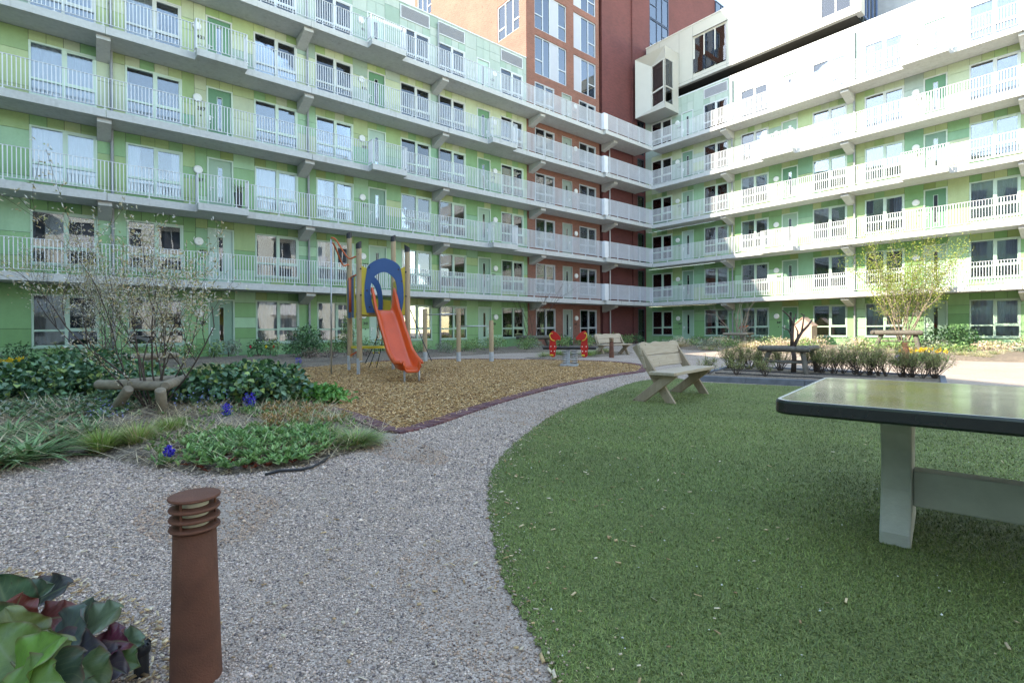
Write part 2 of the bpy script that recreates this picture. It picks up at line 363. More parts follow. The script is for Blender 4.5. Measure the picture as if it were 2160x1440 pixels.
def number(root, s, k, n):
    if n not in NC:
        cu = bpy.data.curves.new('house_number', 'FONT'); cu.body = str(n); cu.size = .19; cu.extrude = .004; cu.offset = .006; cu.align_x = 'CENTER'; cu.materials.append(M['number']); to = bpy.data.objects.new('t', cu); COL.objects.link(to); bpy.context.view_layer.update(); NC[n] = bpy.data.meshes.new_from_object(to); bpy.data.objects.remove(to)
    o = link('house_number', NC[n], root)
    o.location = (s, TW-.008, LV[k]+1.24); o.rotation_euler = (R(90), 0, 0)
def entry(root, s_lamp, s_num, k, n):
    link('wall_lamp', LM, root, (s_lamp, TW-.002, LV[k]+1.70)); number(root, s_num, k, n); link('doorbell', BM, root, (s_num-.03, TW-.002, LV[k]+1.02))
def pipe(root, s, z1=17.9):
    mb = MB(); mb.tube([(s, TW-.10, 0), (s, TW-.10, z1)], .05, 12)
    for k in range(6): mb.bx(s-.06, s+.06, TW-.155, TW-.04, 1.6+2.9*k, 1.63+2.9*k)
    mb.build('drainpipe', M['pipe'], root, smooth=True, angle=40)
def railing(path, z, gallery):
    mb = MB()
    for (a, b) in zip(path[:-1], path[1:]):
        p, q = Vector((*a, 0)), Vector((*b, 0)); L = (q-p).length; d = (q-p)/L; nrm = Vector((-d.y, d.x, 0))
        mb.bar(p+Vector((0, 0, z+1.115)), q+Vector((0, 0, z+1.115)), .05, .014); mb.bar(p+Vector((0, 0, z+.105)), q+Vector((0, 0, z+.105)), .035, .014)
        n = max(2, round(L/.105))
        for i in range(n+1):
            c = p+d*(L*i/n); post = i % 12 == 0 or i == n; w = .021 if not post else .026
            z0 = z+.112 if not post else z-.02
            if post: mb.bar(c+Vector((0, 0, z0)), c+Vector((0, 0, z+1.108)), .06 if L > .6 else .04, w, up=d)
            else: mb.bar(c+Vector((0, 0, z0)), c+Vector((0, 0, z+1.108)), .045, w, up=d)
            if post and L > .6: mb.bx(c.x-.05, c.x+.05, c.y-.03, c.y+.03, z-.005, z+.018)
    mb.build('railing', M['rail'], gallery)
def gallery(root, path, joints, k, brs, name='gallery'):
    # path: front edge points (s,t) left to right; back edge at the wall
    z = SB[k-1]; mb = MB(); cuts = sorted(joints); s0, s1 = path[0][0], path[-1][0]
    edges = [s0]+[c for c in cuts if s0 < c < s1]+[s1]
    def t_at(s):
        for a, b in zip(path[:-1], path[1:]):
            if a[0] <= s <= b[0] and b[0] > a[0]: return a[1]
        return path[-1][1]
    for a, b in zip(edges[:-1], edges[1:]):
        a2, b2 = a+(.007 if a != s0 else 0), b-(.007 if b != s1 else 0)
        pts = [(a2, t_at(a2+.01))]+[p for p in path if a2 < p[0] < b2]+[(b2, t_at(b2-.01))]
        poly = [(x, y, z) for x, y in pts]+[(b2, TW-.004, z), (a2, TW-.004, z)]
        mb.prism(poly, (0, 0, .27))
    o = mb.build(name, M['concrete'], root, bevel=.008)
    for bs in brs:
        if bs not in BR:
            m = MB(); poly = [(-.2, .16, -.02), (-.2, .16, -.16), (-.2, TW-.006, -.50), (-.2, TW-.006, -.02)]
            m.prism([(x, y, zz+.016) for x, y, zz in poly], (.4, 0, 0)); BR[bs] = m.mesh('bracket', M['concrete'])
        link('bracket', BR[bs], o, (bs, 0, z-.002))
    return o
BR = {}
# --- left wing
LB = empty('apartment_building', OL, PSI, 'long shaded green panelled apartment wing with access galleries at left', 'apartment building')
dz = 7.03
opsL = []
for c in (-5.2, -.78, 1.85, 6.27, 8.88, 13.21, 15.5, 19.86): opsL.append(('W', c-WW/2, c+WW/2))
dl = [(-2.96, 335), (4.07, 339), (11.01, 341), (17.69, 343)]
for c, n in dl: opsL.append(('D', c-DW/2, c+DW/2))
opsL.sort(key=lambda o: o[1]); facade_wall(LB, -8.5, 21.05, opsL)
curL = {(0, 0): 3, (1, 0): 8, (2, 0): 0, (3, 0): 2, (0, 1): 8, (1, 1): 8, (2, 1): 8, (0, 2): 0, (0, 3): 0, (1, 3): 8, (1, 2): 1}
for i, c in enumerate((-.78, 1.85, 6.27, 8.88, 13.21, 15.5, 19.86, -5.2)):
    for k in range(6): window(LB, c, k, cur=curL.get((i, k)))
dcL = {(1, 0): 1, (1, 1): 3, (1, 2): 2, (1, 3): 0, (1, 4): 0, (2, 0): 3, (2, 1): 2, (2, 2): 1, (2, 3): 3, (2, 4): 0, (2, 5): 3, (3, 0): 2, (3, 1): 1, (3, 2): 2, (3, 3): 0, (3, 4): 4, (3, 5): 3}
for i, (c, n) in enumerate(dl):
    for k in range(6):
        door(LB, c, k, dcL.get((i, k), 2), flip=(i == 3))
        sgn = 1 if i == 3 else -1; entry(LB, c+sgn*.80, c+sgn*.66, k, n+16*k)
for s in (-6.49, .54, 7.60, 14.58): pipe(LB, s)
JL = [.36-dz, .36, .36+dz, .36+2*dz, .36+3*dz, .36+4*dz]
bumpL = {4: [(3.03, 4.75), (17.03, 18.80)], 2: [(3.03, 4.75), (17.03, 18.80)], 5: [(10.0, 11.76)], 3: [(10.0, 11.76)], 1: []}
for k in range(1, 6):
    path = [(-8.5, 0)]
    for a, b in bumpL[k]: path += [(a, 0), (a, -.45), (b, -.45), (b, 0)]
    path += [(26.88, 0), (26.88, -.245), (32.16, -.245)]
    go = gallery(LB, path, JL, k, [j-.05 for j in JL if j > -7])
    railing([(x, y+.05) for x, y in path], LV[k], go)
    pm = MB(); pm.bx(26.72, 27.12, -.235, .02, LV[k]+.01, LV[k]+1.125); pm.build('end_post', M['rail'], go, bevel=.01)
mb = MB(); mb.mi = 0
mb.bx(-8.5, 21.05, TW+.04, 12, 18.0, 18.16, (.3, .3, .3)); mb.bx(-8.5, 21.05, TW-.03, TW+.25, 18.165, 18.23, (.60, .62, .62)); mb.build('roof', M['frame'], LB)
def louvre(root, c, w=1.74):
    m = MB(); z0, z1 = 17.35, 18.05; y = TW-.025
    m.bx(c-w/2, c+w/2, y+.012, TW-.002, z0, z1, (.24, .24, .26)); f = .05; cc = (.60, .62, .63)
    for a, b, p, q in ((c-w/2, c+w/2, z0, z0+f), (c-w/2, c+w/2, z1-f, z1), (c-w/2, c-w/2+f, z0+f, z1-f), (c+w/2-f, c+w/2, z0+f, z1-f)): m.bx(a, b, y-.01, y+.012, p, q, cc)
    for i in range(13):
        z = z0+.08+i*.042; m.add([(c-w/2+f, y-.004, z), (c+w/2-f, y-.004, z), (c+w/2-f, y+.011, z+.03), (c-w/2+f, y+.011, z+.03)], [(0, 1, 2, 3)], (.42, .42, .45))
    m.build('louvre', M['frame'], root)
for c in (-.78, 1.85, 6.27, 8.88, 13.21, 15.5, 19.86): louvre(LB, c)
mb = MB(); mb.bx(-8.5, -8.4, TW, 12, 0, 18.0, (.3, .4, .3)); mb.bx(-8.5, 21.05, 11.9, 12, 0, 18.0, (.3, .4, .3)); mb.build('rear_wall', M['panel'], LB)
# --- brick tower
TB = empty('brick_tower', OL, PSI, 'tall orange and dark red brick tower rising in the corner of the court', 'tower')
W = [('W', 21.76, 23.50), ('D', 24.20, 25.16), ('W', 25.88, 27.62)]
big = []                                                             # upper windows: (s0,s1,z0,z1)
zA = [17.5, 20.40, 23.30, 26.2, 29.1]
for z in zA: big += [(21.79, 24.69, z, z+2.46), (25.39, 27.68, z-.02, z+2.42)]
mb = MB(); y0, y1 = TW, TW+.3
def brick_rows(s0, s1, holes, z0, z1):                               # brick plane with openings
    zs = sorted({z0, z1}|{z for h in holes for z in (h[2], h[3])})
    for a, b in zip(zs[:-1], zs[1:]):
        x = s0
        for h in sorted([h for h in holes if h[2] <= a+1e-6 and h[3] >= b-1e-6]):
            if h[0]-x > .001: mb.bx(x, h[0], y0, y1, a, b)
            x = h[1]
        mb.bx(x, s1, y0, y1, a, b)
holes = []
for k in range(6):
    for kind, a, b in W: holes.append((a, b, LV[k]+.43 if (k and kind == 'W') else (.6 if kind == 'W' else LV[k]), (LV[k]+2.28 if k else 2.45) if kind == 'W' else LV[k]+2.3))
brick_rows(21.06, 28.0, holes+big, 0, 33)
mb.build('wall', M['brick_orange'], TB)
mb = MB(); side = [(1.97, 4.23, 20.42, 22.75), (1.97, 4.23, 23.3, 25.65), (1.97, 4.23, 26.2, 28.5), (12.85, 15.1, 26.7, 29), (12.85, 15.1, 23.8, 26.1)]
zs = sorted({18.1, 33}|{z for h in side for z in h[2:]})
for a, b in zip(zs[:-1], zs[1:]):
    x = TW+.301
    for h in sorted([h for h in side if h[2] <= a+1e-6 and h[3] >= b-1e-6]): mb.bx(21.061, 21.3, x, h[0], a, b); x = h[1]
    mb.bx(21.061, 21.3, x, 15.6, a, b)
mb.bx(21.3, 45, 15.3, 15.6, 0, 33); mb.build('side_wall', M['brick_orange'], TB)
def grid_window(name, org, ux, w, h, mull, trans, parent, panel=None, gm='glass_blue', fc=(.50, .54, .60), d=.16):
    # org: lower left corner; ux: direction along the wall; recess runs along n
    n = Vector((-ux[1], ux[0], 0)); u = Vector(ux); o = Vector(org)
    m = MB(); m.col = fc; f = .06
    def B(a, b, p, q, d0, d1, c=None):
        pts = [o+u*x+n*y+Vector((0, 0, z)) for z in (p, q) for x, y in ((a, d0), (b, d0), (b, d1), (a, d1))]
        m.add(pts, [(0,3,2,1),(4,5,6,7),(0,1,5,4),(1,2,6,5),(2,3,7,6),(3,0,4,7)], c)
    B(0, f, 0, h, .05, d); B(w-f, w, 0, h, .05, d); B(f, w-f, 0, f, .052, d); B(f, w-f, h-f, h, .052, d)
    for x in mull: B(x-f/2, x+f/2, f, h-f, .054, d)
    for a, b, z in trans: B(a, b, z-f/2, z+f/2, .06, d)
    if panel: B(panel[0], panel[1], f, h-f, .062, d, (.40, .41, .46))
    m.mi = 1; B(f, w-f, f, h-f, .6, .7)
    ob = m.build(name, [M['frame'], M['room']], parent); m2 = MB(); m, keep = m2, m
    B(f, w-f, f, h-f, .10, .106); m2.build('pane', M[gm], ob); m3 = MB(); m = m3; m3.col = (.45, .52, .53)
    x = f
    while x < w-f-.3:
        if random.random() < .6: B(x, x+.32, f+random.choice((0, 0, .8)), h-f, .3, .31, random.choice(((.5, .55, .56), (.3, .42, .45), (.62, .64, .66))))
        x += .36
    if m3.f: m3.build('curtain', mat_cur, ob)
    return ob
for z in zA:
    grid_window('window', (21.79, TW, z), (1, 0, 0), 2.90, 2.46, [.75, 1.38, 2.15], [(.06, .72, .95), (2.18, 2.84, .95)], TB, (1.41, 2.12))
    grid_window('window', (25.39, TW, z-.02), (1, 0, 0), 2.29, 2.44, [.78, 1.52], [(1.55, 2.23, .9)], TB, (.06, .75))
for a, b, z0, z1 in side: grid_window('window', (21.061, b, z0), (0, -1, 0), b-a, z1-z0, [(b-a)*.36, (b-a)*.7], [(.06, (b-a)*.34, .75), ((b-a)*.72, b-a-.06, .75)], TB, None, 'glass', (.66, .68, .70))
for k in range(6):
    window(TB, 22.63, k, WM_G, PM_G, None, 1.74); window(TB, 26.75, k, WM_G, PM_G, None, 1.74)
    door(TB, 24.68, k, (.24, .29, .25), (.33, .36, .34), True); entry(TB, 25.5, 25.42, k, 345+16*k)
mb = MB()                                                            # dark red brick, set back from the orange front
mb.bx(28.0, 28.48, TW+.75, TW+1, 0, 33)
mb.bx(28.48, 31.95, TW+.12, TW+.4, 0, 33); mb.bx(31.95, 32.5, TW+.02, TW+.4, 0, 33)
for a, b in ((32.5, 34.23), (36.87, 40.65), (40.65, 44.6)): mb.bx(a, b, TW+.06 if a != 40.65 else TW+.16, TW+.45, 17.6 if a < 33 else 16, 33)
mb.bx(30.0, 31.9, TW+.04, TW+.118, 16.3, 16.42)
mb.bx(32.3, 34.2, TW+.76, TW+.98, 0, 18); mb.bx(33.395, 33.45, TW-.06, TW+.9, 0, 18.1); mb.bx(33.45, 34.23, TW+.2, TW+.5, 0, 18)
for k in range(6): mb.bx(32.502, 33.394, TW+.03, TW+.3, LV[k]+2.6 if k else 2.65, (LV[k+1] if k < 5 else 18.1))
mb.build('recessed_wall', M['brick_dark'], TB)
for z in (16.5, 19.65, 22.8, 25.95, 29.1): grid_window('window', (34.23, TW, z), (1, 0, 0), 2.64, 3.1, [1.0, 1.75], [(.06, .97, 1.1), (1.78, 2.58, 2.2)], TB, None, 'glass_blue', (.05, .07, .12))
grid_window('window', (44.6, TW, 27), (1, 0, 0), 3, 4.5, [1.0, 2], [(.06, 2.9, 2.2)], TB, None, 'glass_blue', (.05, .07, .12))
grid_window('entrance_door', (32.5, TW, .05), (1, 0, 0), .93, 2.6, [.1], [(.06, .87, .9)], TB, None, 'glass', (.035, .04, .05))
for k in range(1, 6): grid_window('window', (32.5, TW, LV[k]), (1, 0, 0), .93, 2.6, [.1], [], TB, None, 'glass', (.035, .04, .05))
mb = MB(); mb.tube([(29.12, TW-.02, 0), (29.12, TW-.02, 14.4)], .045, 10); mb.build('drainpipe', M['rail'], TB, smooth=True)
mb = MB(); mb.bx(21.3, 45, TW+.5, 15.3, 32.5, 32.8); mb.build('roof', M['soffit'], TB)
# --- right wing
RB = empty('apartment_building', OR, PSI-math.pi/2, 'sunlit pale green panelled apartment wing with white galleries at right', 'apartment building')
cR = (-.03, 4.33, 7.0, 11.38, 14.05, 18.45, 21.1)
opsR = [('W', c-WW/2, c+WW/2) for c in cR]; dR_ = [(2.14, 347), (9.17, 349), (16.24, 351), (23.3, 353)]
opsR += [('D', c-DW/2, c+DW/2) for c, n in dR_]; opsR.sort(key=lambda o: o[1]); facade_wall(RB, -1.53, 27, opsR)
curR = {(5, 0): 0, (4, 0): 0, (5, 1): 2, (3, 1): 8, (4, 1): 8, (2, 1): 8, (0, 0): 0, (1, 0): 5, (3, 0): 8, (5, 2): 2, (5, 3): 8, (5, 4): 8, (5, 5): 0, (0, 2): 0, (0, 1): 3}
for i, c in enumerate(cR):
    for k in range(6): window(RB, c, k, cur=curR.get((i, k), (8, 6, 1, 8, 3, 8)[(i+2*k) % 6] if k > 2 else None))
for i, (c, n) in enumerate(dR_):
    for k in range(6): door(RB, c, k, [[2, 1, 3, 2, 1, 3], [0, 1, 2, 0, 2, 2], [2, 2, 0, 1, 0, 3], [1]*6][i][k]); entry(RB, c-.80, c-.66, k, n+16*k)
for s in (5.54, 12.67, 19.7): pipe(RB, s)
JR = [5.40, 12.44, 19.52]
bumpR = {5: [(15.2, 17.04)], 3: [(15.2, 17.04)], 1: [(15.2, 17.04)], 4: [(8.15, 10.0)], 2: [(8.15, 10.0)]}
for k in range(1, 6):
    path = [(.002, 0)]
    for a, b in bumpR[k]: path += [(a, 0), (a, -.45), (b, -.45), (b, 0)]
    path += [(27, 0)]
    go = gallery(RB, path, JR, k, [j+.05 for j in JR])
    railing([(x, y+.05) for x, y in path], LV[k], go)
mb = MB(); mb.bx(-1.53, 27, TW+.04, 12, 18.0, 18.14, (.3, .3, .3)); mb.bx(-1.53, 27, TW-.03, TW+.25, 18.165, 18.25, (.62, .64, .64)); mb.build('roof', M['frame'], RB)
for c in cR[1:6]: louvre(RB, c)
mb = MB(); mb.bx(-1.5, 27, 11.9, 11.99, 0, 18, (.3, .4, .3)); mb.bx(26.9, 27, TW, 11.9, 0, 18, (.3, .4, .3)); mb.build('rear_wall', M['panel'], RB)
# --- metal clad volume standing on the right wing
PB = empty('clad_penthouse', OR, PSI-math.pi/2, 'cream metal clad penthouse with a box bay window on the roof of the right wing', 'penthouse')
mb = MB(); T0 = TW
hole = [(2.64, 5.12, 19.41, 22.1), (10.9, 12.5, 19.45, 22.3)]
x = -1.38; zb, zt = 18.98, 23.0
for h in hole:
    mb.bx(x, h[0], T0, T0+.3, zb, zt); mb.bx(h[0], h[1], T0, T0+.3, zb, h[2]); mb.bx(h[0], h[1], T0, T0+.3, h[3], zt); x = h[1]
mb.bx(x, 12.97, T0, T0+.3, zb, zt); mb.bx(-1.38, -1.1, T0+.3, 9, zb, zt); mb.bx(12.67, 12.97, T0+.3, T0+.7, zb, zt); mb.bx(-1.1, 12.67, T0+.3, 9, zt-.3, zt-.01)
mb.build('wall', M['clad'], PB)
mb = MB()
for x in (-.2, 1.5, 2.6, 5.15, 6.9, 8.6, 10.3): mb.bx(x-.006, x+.006, T0-.003, T0+.002, zb+.02, zt-.1)
mb.bx(-1.38, 12.97, T0-.003, T0+.002, zb+.20, zb+.212); mb.bx(2.6, 5.2, T0-.04, T0, 22.13, 22.16); mb.build('joint', M['dark'], PB)
mb = MB(); mb.bx(-1.4, 12.99, T0-.04, T0+.3, zt, zt+.06, (.62, .6, .56)); mb.build('coping', M['frame'], PB)
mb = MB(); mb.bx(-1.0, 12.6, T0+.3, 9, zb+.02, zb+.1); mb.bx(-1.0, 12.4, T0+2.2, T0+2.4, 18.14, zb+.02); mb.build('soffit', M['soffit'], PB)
grid_window('window', (2.64, T0, 19.41), (1, 0, 0), 2.48, 2.69, [.80, 1.62], [(1.66, 2.42, 1.12)], PB, None, 'glass', (.64, .62, .57), .2)
grid_window('window', (10.9, T0, 19.45), (1, 0, 0), 1.6, 2.85, [.8], [], PB, None, 'glass', (.64, .62, .57), .2)
mb = MB(); mb.bx(2.66, 5.1, T0-.05, T0-.038, 19.5, 20.5); mb.build('balustrade_pane', M['glass'], PB)
grid_window('end_window', (12.97, T0+.72, zb+.05), (0, 1, 0), 2.6, 3.7, [.5, 1.1, 1.8], [], PB, None, 'glass_blue', (.10, .16, .30), .12)
mb = MB(); mb.bx(12.9, 18.5, T0+3.4, T0+3.7, 18.14, 22.7); mb.build('set_back_wall', M['pipe'], PB)
# bay: a hollow box frame with splayed reveals
b0, b1, bt0, bt1, bz0, bz1 = -1.15, 1.44, -.44, TW-.002, 17.03, 21.45
BY = MB(); i0, i1, j0, j1 = .02, 1.30, 17.50, 20.62
o4 = [(b0, bt0, bz0), (b1, bt0, bz0), (b1, bt0, bz1), (b0, bt0, bz1)]; n4 = [(i0, bt0+.42, j0), (i1, bt0+.06, j0), (i1, bt0+.06, j1), (i0, bt0+.42, j1)]
BY.add(o4+n4, [(0, 1, 5, 4), (2, 3, 7, 6), (3, 0, 4, 7), (1, 2, 6, 5)])
k4 = [(b1, bt0+.001, bz0), (b1, bt1, bz0), (b1, bt1, bz1), (b1, bt0+.001, bz1)]; q4 = [(b1-.06, bt0+.16, j0), (b1-.06, bt1-.75, j0), (b1-.06, bt1-.75, j1), (b1-.06, bt0+.16, j1)]
BY.add(k4+q4, [(0, 1, 5, 4), (1, 2, 6, 5), (2, 3, 7, 6), (3, 0, 4, 7)])
BY.add([(b0, bt0, bz0), (b1, bt0, bz0), (b1, bt1, bz0), (b0, bt1, bz0)], [(0, 3, 2, 1)]); BY.add([(b0, bt0, bz1), (b1, bt0, bz1), (b1, bt1, bz1), (b0, bt1, bz1)], [(0, 1, 2, 3)]); BY.add([(b0, bt0, bz0), (b0, bt1, bz0), (b0, bt1, bz1), (b0, bt0, bz1)], [(0, 1, 2, 3)])
by = BY.build('bay', M['clad'], PB)
mb = MB(); f = .07; y = bt0+.06; c = (.66, .65, .60)
def pl(s): return bt0+.42+(s-i0)/(i1-i0)*(-.36)
for a, b in ((i0, i0+f), (i1-f, i1)): mb.add([(a, pl(a)-.02, j0), (b, pl(b)-.02, j0), (b, pl(b)-.02, j1), (a, pl(a)-.02, j1), (a, pl(a)+.1, j0), (b, pl(b)+.1, j0), (b, pl(b)+.1, j1), (a, pl(a)+.1, j1)], [(0,1,2,3),(0,4,5,1),(3,2,6,7),(1,5,6,2),(0,3,7,4)], c)
for p, q in ((j0, j0+f), (j1-f, j1), (18.55, 18.66)):
    a, b = i0+f, i1-f; mb.add([(a, pl(a)-.018, p), (b, pl(b)-.018, p), (b, pl(b)-.018, q), (a, pl(a)-.018, q), (a, pl(a)+.1, p), (b, pl(b)+.1, p), (b, pl(b)+.1, q), (a, pl(a)+.1, q)], [(0,1,2,3),(0,4,5,1),(3,2,6,7)], c)
bf = mb.build('frame', M['frame'], by)
mb = MB(); mb.add([(i0, pl(i0)+.03, j0), (i1, pl(i1)+.03, j0), (i1, pl(i1)+.03, j1), (i0, pl(i0)+.03, j1)], [(0, 1, 2, 3)]); mb.add([(b1-.06, bt0+.16, j0), (b1-.06, bt1-.75, j0), (b1-.06, bt1-.75, j1), (b1-.06, bt0+.16, j1)], [(0, 1, 2, 3)]); mb.build('pane', M['glass'], by)
mb = MB()
for i in range(16): a = i0+.04+i*.077; mb.bx(a, a+.05, pl(a)+.16, pl(a)+.165, j0, j1, (.13, .13, .14))
mb.build('blind', mat_cur, by); mb = MB(); mb.bx(i0-.1, b1-.5, .75, .8, j0-.1, j1+.1); mb.build('room_wall', M['room'], by)
mb = MB(); mb.bar((b1-.02, bt1-.72, j0), (b1-.02, bt1-.72, j1), .06, .06, up=(1, 0, 0)); mb.bx(b1-.05, b1-.005, bt0+.16, bt1-.72, 18.55, 18.65); mb.build('mullion', M['clad'], by)
# --- the two sides of the court behind the camera: they shade the lawn and stand in the window reflections
OB = empty('apartment_building', SQ(-24, 36.0), PSI+0., 'white rendered apartment wing closing the court opposite the long green wing', 'apartment building')
mb = MB(); wins = MB(); gal = MB()
for k in range(5):
    z = LV[k]; mb.bx(0, 56, -.3, 0, z-.2 if k else 0, z+.55, (.72, .73, .68)); mb.bx(0, 56, -.3, 0, z+2.35, z+2.75, (.72, .73, .68)); x = 0
    for i in range(16):
        a = 1.2+i*3.5; mb.bx(x, a, -.3, 0, z+.55, z+2.35, (.72, .73, .68)); wins.bx(a, a+1.9, -.2, -.15, z+.55, z+2.35, (.05, .06, .08)); wins.bx(a+.9, a+1.0, -.14, -.1, z+.55, z+2.35, (.7, .7, .7)); x = a+1.9
        if (i+k) % 3 == 0: gal.bx(a-.4, a+2.3, .004, 1.1, z-.15, z+.05); gal.bx(a-.4, a+2.3, 1.05, 1.1, z+.05, z+1.0)
    mb.bx(x, 56, -.3, 0, z+.55, z+2.35, (.72, .73, .68))
mb.bx(0, 56, -12, -.3, 0, 14.4, (.6, .6, .58)); mb.build('wall', M['panel'], OB); wins.build('window', M['frame'], OB); gal.build('balcony', M['rail'], OB)
ed = np.array([-3.6, 6.3]); ed /= np.linalg.norm(ed); pA = np.array([-5.9, .5])-ed*4
SB_ = empty('apartment_building', (0, 0, 0), 0, 'tall green apartment block closing the court on the sun side', 'apartment building')
mb = MB(); nn = np.array([-ed[1], -ed[0]])
def q2(p, z): return SQ(p[0], p[1], z)
pts = [pA, pA+ed*44, pA+ed*44+np.array([-10, -5.7]), pA+np.array([-10, -5.7])]
mb.prism([q2(p, 0) for p in pts], (0, 0, 21), (.30, .42, .30)); mb.build('wall', M['panel'], SB_)
wm = MB()
for k in range(6):
    for i in range(10):
        a = pA+ed*(5+i*3.7)+np.array([.02, .012]); b = a+ed*1.9
        pp = [q2(a, LV[k]+.5), q2(b, LV[k]+.5), q2(b, LV[k]+2.3), q2(a, LV[k]+2.3)]; wm.prism(pp, tuple(AX*.05), (.06, .07, .09))
wm.build('window', M['frame'], SB_)
# ------------------------------------------------------------------ ground
def cr_spline(pts, n=10, closed=False):
    out = []; P = [np.array(p, float) for p in pts]; m = len(P)
    for i in range(m-1):
        p0, p1, p2, p3 = P[max(i-1, 0)], P[i], P[i+1], P[min(i+2, m-1)]
        for k in range(n):
            t = k/n; out.append(.5*((2*p1)+(-p0+p2)*t+(2*p0-5*p1+4*p2-p3)*t*t+(-p0+3*p1-3*p2+p3)*t**3))
    return out+[P[-1]]
def sheet(name, poly, z, m, kind='structure', lab=None):
    mb = MB(); mb.add([(p[0], p[1], z) for p in poly], [tuple(range(len(poly)))]); o = mb.build(name, m); o['kind'] = kind; return o
def inside(P, poly):
    x, y = P[:, 0], P[:, 1]; r = np.zeros(len(P), bool); n = len(poly)
    for i in range(n):
        x0, y0 = poly[i][:2]; x1, y1 = poly[(i+1) % n][:2]
        if y0 == y1: continue
        c = ((y0 > y) != (y1 > y)) & (x < (x1-x0)*(y-y0)/(y1-y0)+x0); r ^= c
    return r
def edist(P, poly):
    d = np.full(len(P), 1e9); n = len(poly)
    for i in range(n):
        a = np.array(poly[i][:2]); b = np.array(poly[(i+1) % n][:2]); ab = b-a; t = np.clip(((P-a)@ab)/max(ab@ab, 1e-9), 0, 1)
        d = np.minimum(d, np.linalg.norm(P-(a+t[:, None]*ab), axis=1))
    return d
def pxs(l): return [G(x, y)[:2] for x, y in l]
mb = MB(); mb.bx(-150, 150, -150, 150, -.5, 0); mb.build('ground', M['gravel'])['kind'] = 'structure'
bpy.data.objects['ground']['label'] = 'pale gravel ground of the court'
turf_edge = cr_spline(pxs([(1215, 1560), (1170, 1440), (1120, 1335), (1062, 1225), (1036, 1110), (1030, 1040), (1044, 985), (1092, 930), (1180, 869), (1280, 827), (1350, 804), (1425, 797)]), 8)
turf_edge = [np.array(p)+np.array([math.sin(i*1.9)+math.sin(i*.73+1), math.cos(i*2.3)])*.008 for i, p in enumerate(cr_spline(turf_edge, 4))]
turf = turf_edge+[G(1466, 806)[:2], G(1694, 816)[:2], np.array([7.5, 8.6]), np.array([9, 1]), np.array([6, -3]), np.array([.6, -1.5])]
sheet('turf', turf, .008, M['turf'])
chR = cr_spline(pxs([(830, 914), (905, 896), (1000, 864), (1100, 834), (1200, 809), (1290, 793), (1352, 784)]), 8)
chF = cr_spline(pxs([(1352, 784), (1356, 772), (1300, 764), (1200, 760), (1100, 758.5), (1000, 757.5), (880, 759), (790, 763), (700, 768), (620, 776), (565, 789), (545, 806), (590, 834), (690, 862), (760, 884), (830, 914)]), 8)
chips = chR[:-1]+chF[:-1]
sheet('bark_chip_ground', chips, .010, M['chips'])
# kerb of clinker bricks round the chips
mb = MB(); loop = chips+[chips[0]]; acc = 0; L = [0]
for a, b in zip(loop[:-1], loop[1:]): L.append(L[-1]+np.linalg.norm(b-a))
def at_len(d):
    i = min(max(np.searchsorted(L, d)-1, 0), len(loop)-2); t = (d-L[i])/max(L[i+1]-L[i], 1e-6); return loop[i]*(1-t)+loop[i+1]*t
d = 0
while d < L[-1]-.1:
    p, q = at_len(d+.004), at_len(d+.098); c = random.choice(((.13, .052, .056), (.165, .07, .066), (.11, .045, .055), (.15, .075, .085)))
    zt = .026+random.uniform(-.004, .004); mb.bar((p[0], p[1], zt-.04), (q[0], q[1], zt-.04), .21, .08, c=c); d += .104
mb.build('brick_kerb', M['edgebrick'], bevel=.006)['kind'] = 'structure'
def bed(name, poly, h, res, slope=.35, m='soil'):
    P = np.array([p[:2] for p in poly]); lo, hi = P.min(0)-.15, P.max(0)+.15
    nx, ny = int((hi[0]-lo[0])/res)+2, int((hi[1]-lo[1])/res)+2
    X, Y = np.meshgrid(lo[0]+np.arange(nx)*res, lo[1]+np.arange(ny)*res, indexing='ij'); Q = np.stack([X.ravel(), Y.ravel()], 1)
    d = edist(Q, poly)*np.where(inside(Q, poly), 1, -1)
    z = np.minimum(d*slope, h*(1-np.exp(-np.maximum(d, 0)*2.5)))+.025*np.sin(Q[:, 0]*5.1+np.cos(Q[:, 1]*4))*np.clip(d*3, 0, 1)+rng.normal(0, .006, len(Q)); z = np.where(d < 0, np.maximum(d*slope, -.06), z)
    idx = np.arange(nx*ny).reshape(nx, ny); Fq = np.stack([idx[:-1, :-1], idx[1:, :-1], idx[1:, 1:], idx[:-1, 1:]], -1).reshape(-1, 4)
    Fq = Fq[(d[Fq] > -.16).any(1)]
    o = build_np(name, np.column_stack([Q, z]), Fq, np.ones((len(Fq), 3)), M[m], smooth=True); o['kind'] = 'structure'; return o
bedL = pxs([(-420, 1010), (0, 985), (100, 968), (185, 962), (300, 985), (390, 1003), (520, 1003), (640, 985), (740, 958), (800, 936), (806, 905), (735, 880), (670, 858), (580, 832), (530, 806), (556, 788), (600, 778), (640, 774), (560, 771), (430, 775), (330, 790), (180, 800), (60, 815), (-120, 812), (-500, 830)])
def bz(Q): d = edist(Q, bedL); return np.where(inside(Q, bedL), .10*(1-np.exp(-d*2.5)), 0)
bed('planting_bed', bedL, .10, .09)
bedW = [SQ(s, q)[:2] for s, q in ((-8, -1.2), (28, -1.2), (28, 1.2), (23, 2.0), (20, 3.6), (18.3, 3.4), (17.0, 5.4), (15.2, 4.2), (12, 4.6), (9.5, 4.9), (7.0, 6.2), (4.2, 7.2), (2.2, 6.2), (-.5, 4.5), (-8, 4.5))]
bed('planting_bed', bedW, .12, .16)
bedC = [SQ(s, q)[:2] for s, q in ((15.5, 7.6), (18.5, 6.3), (19.3, 8.2), (16.2, 9.4), (12.5, 9.2), (12.8, 7.8))]
bed('planting_bed', bedC, .10, .14)
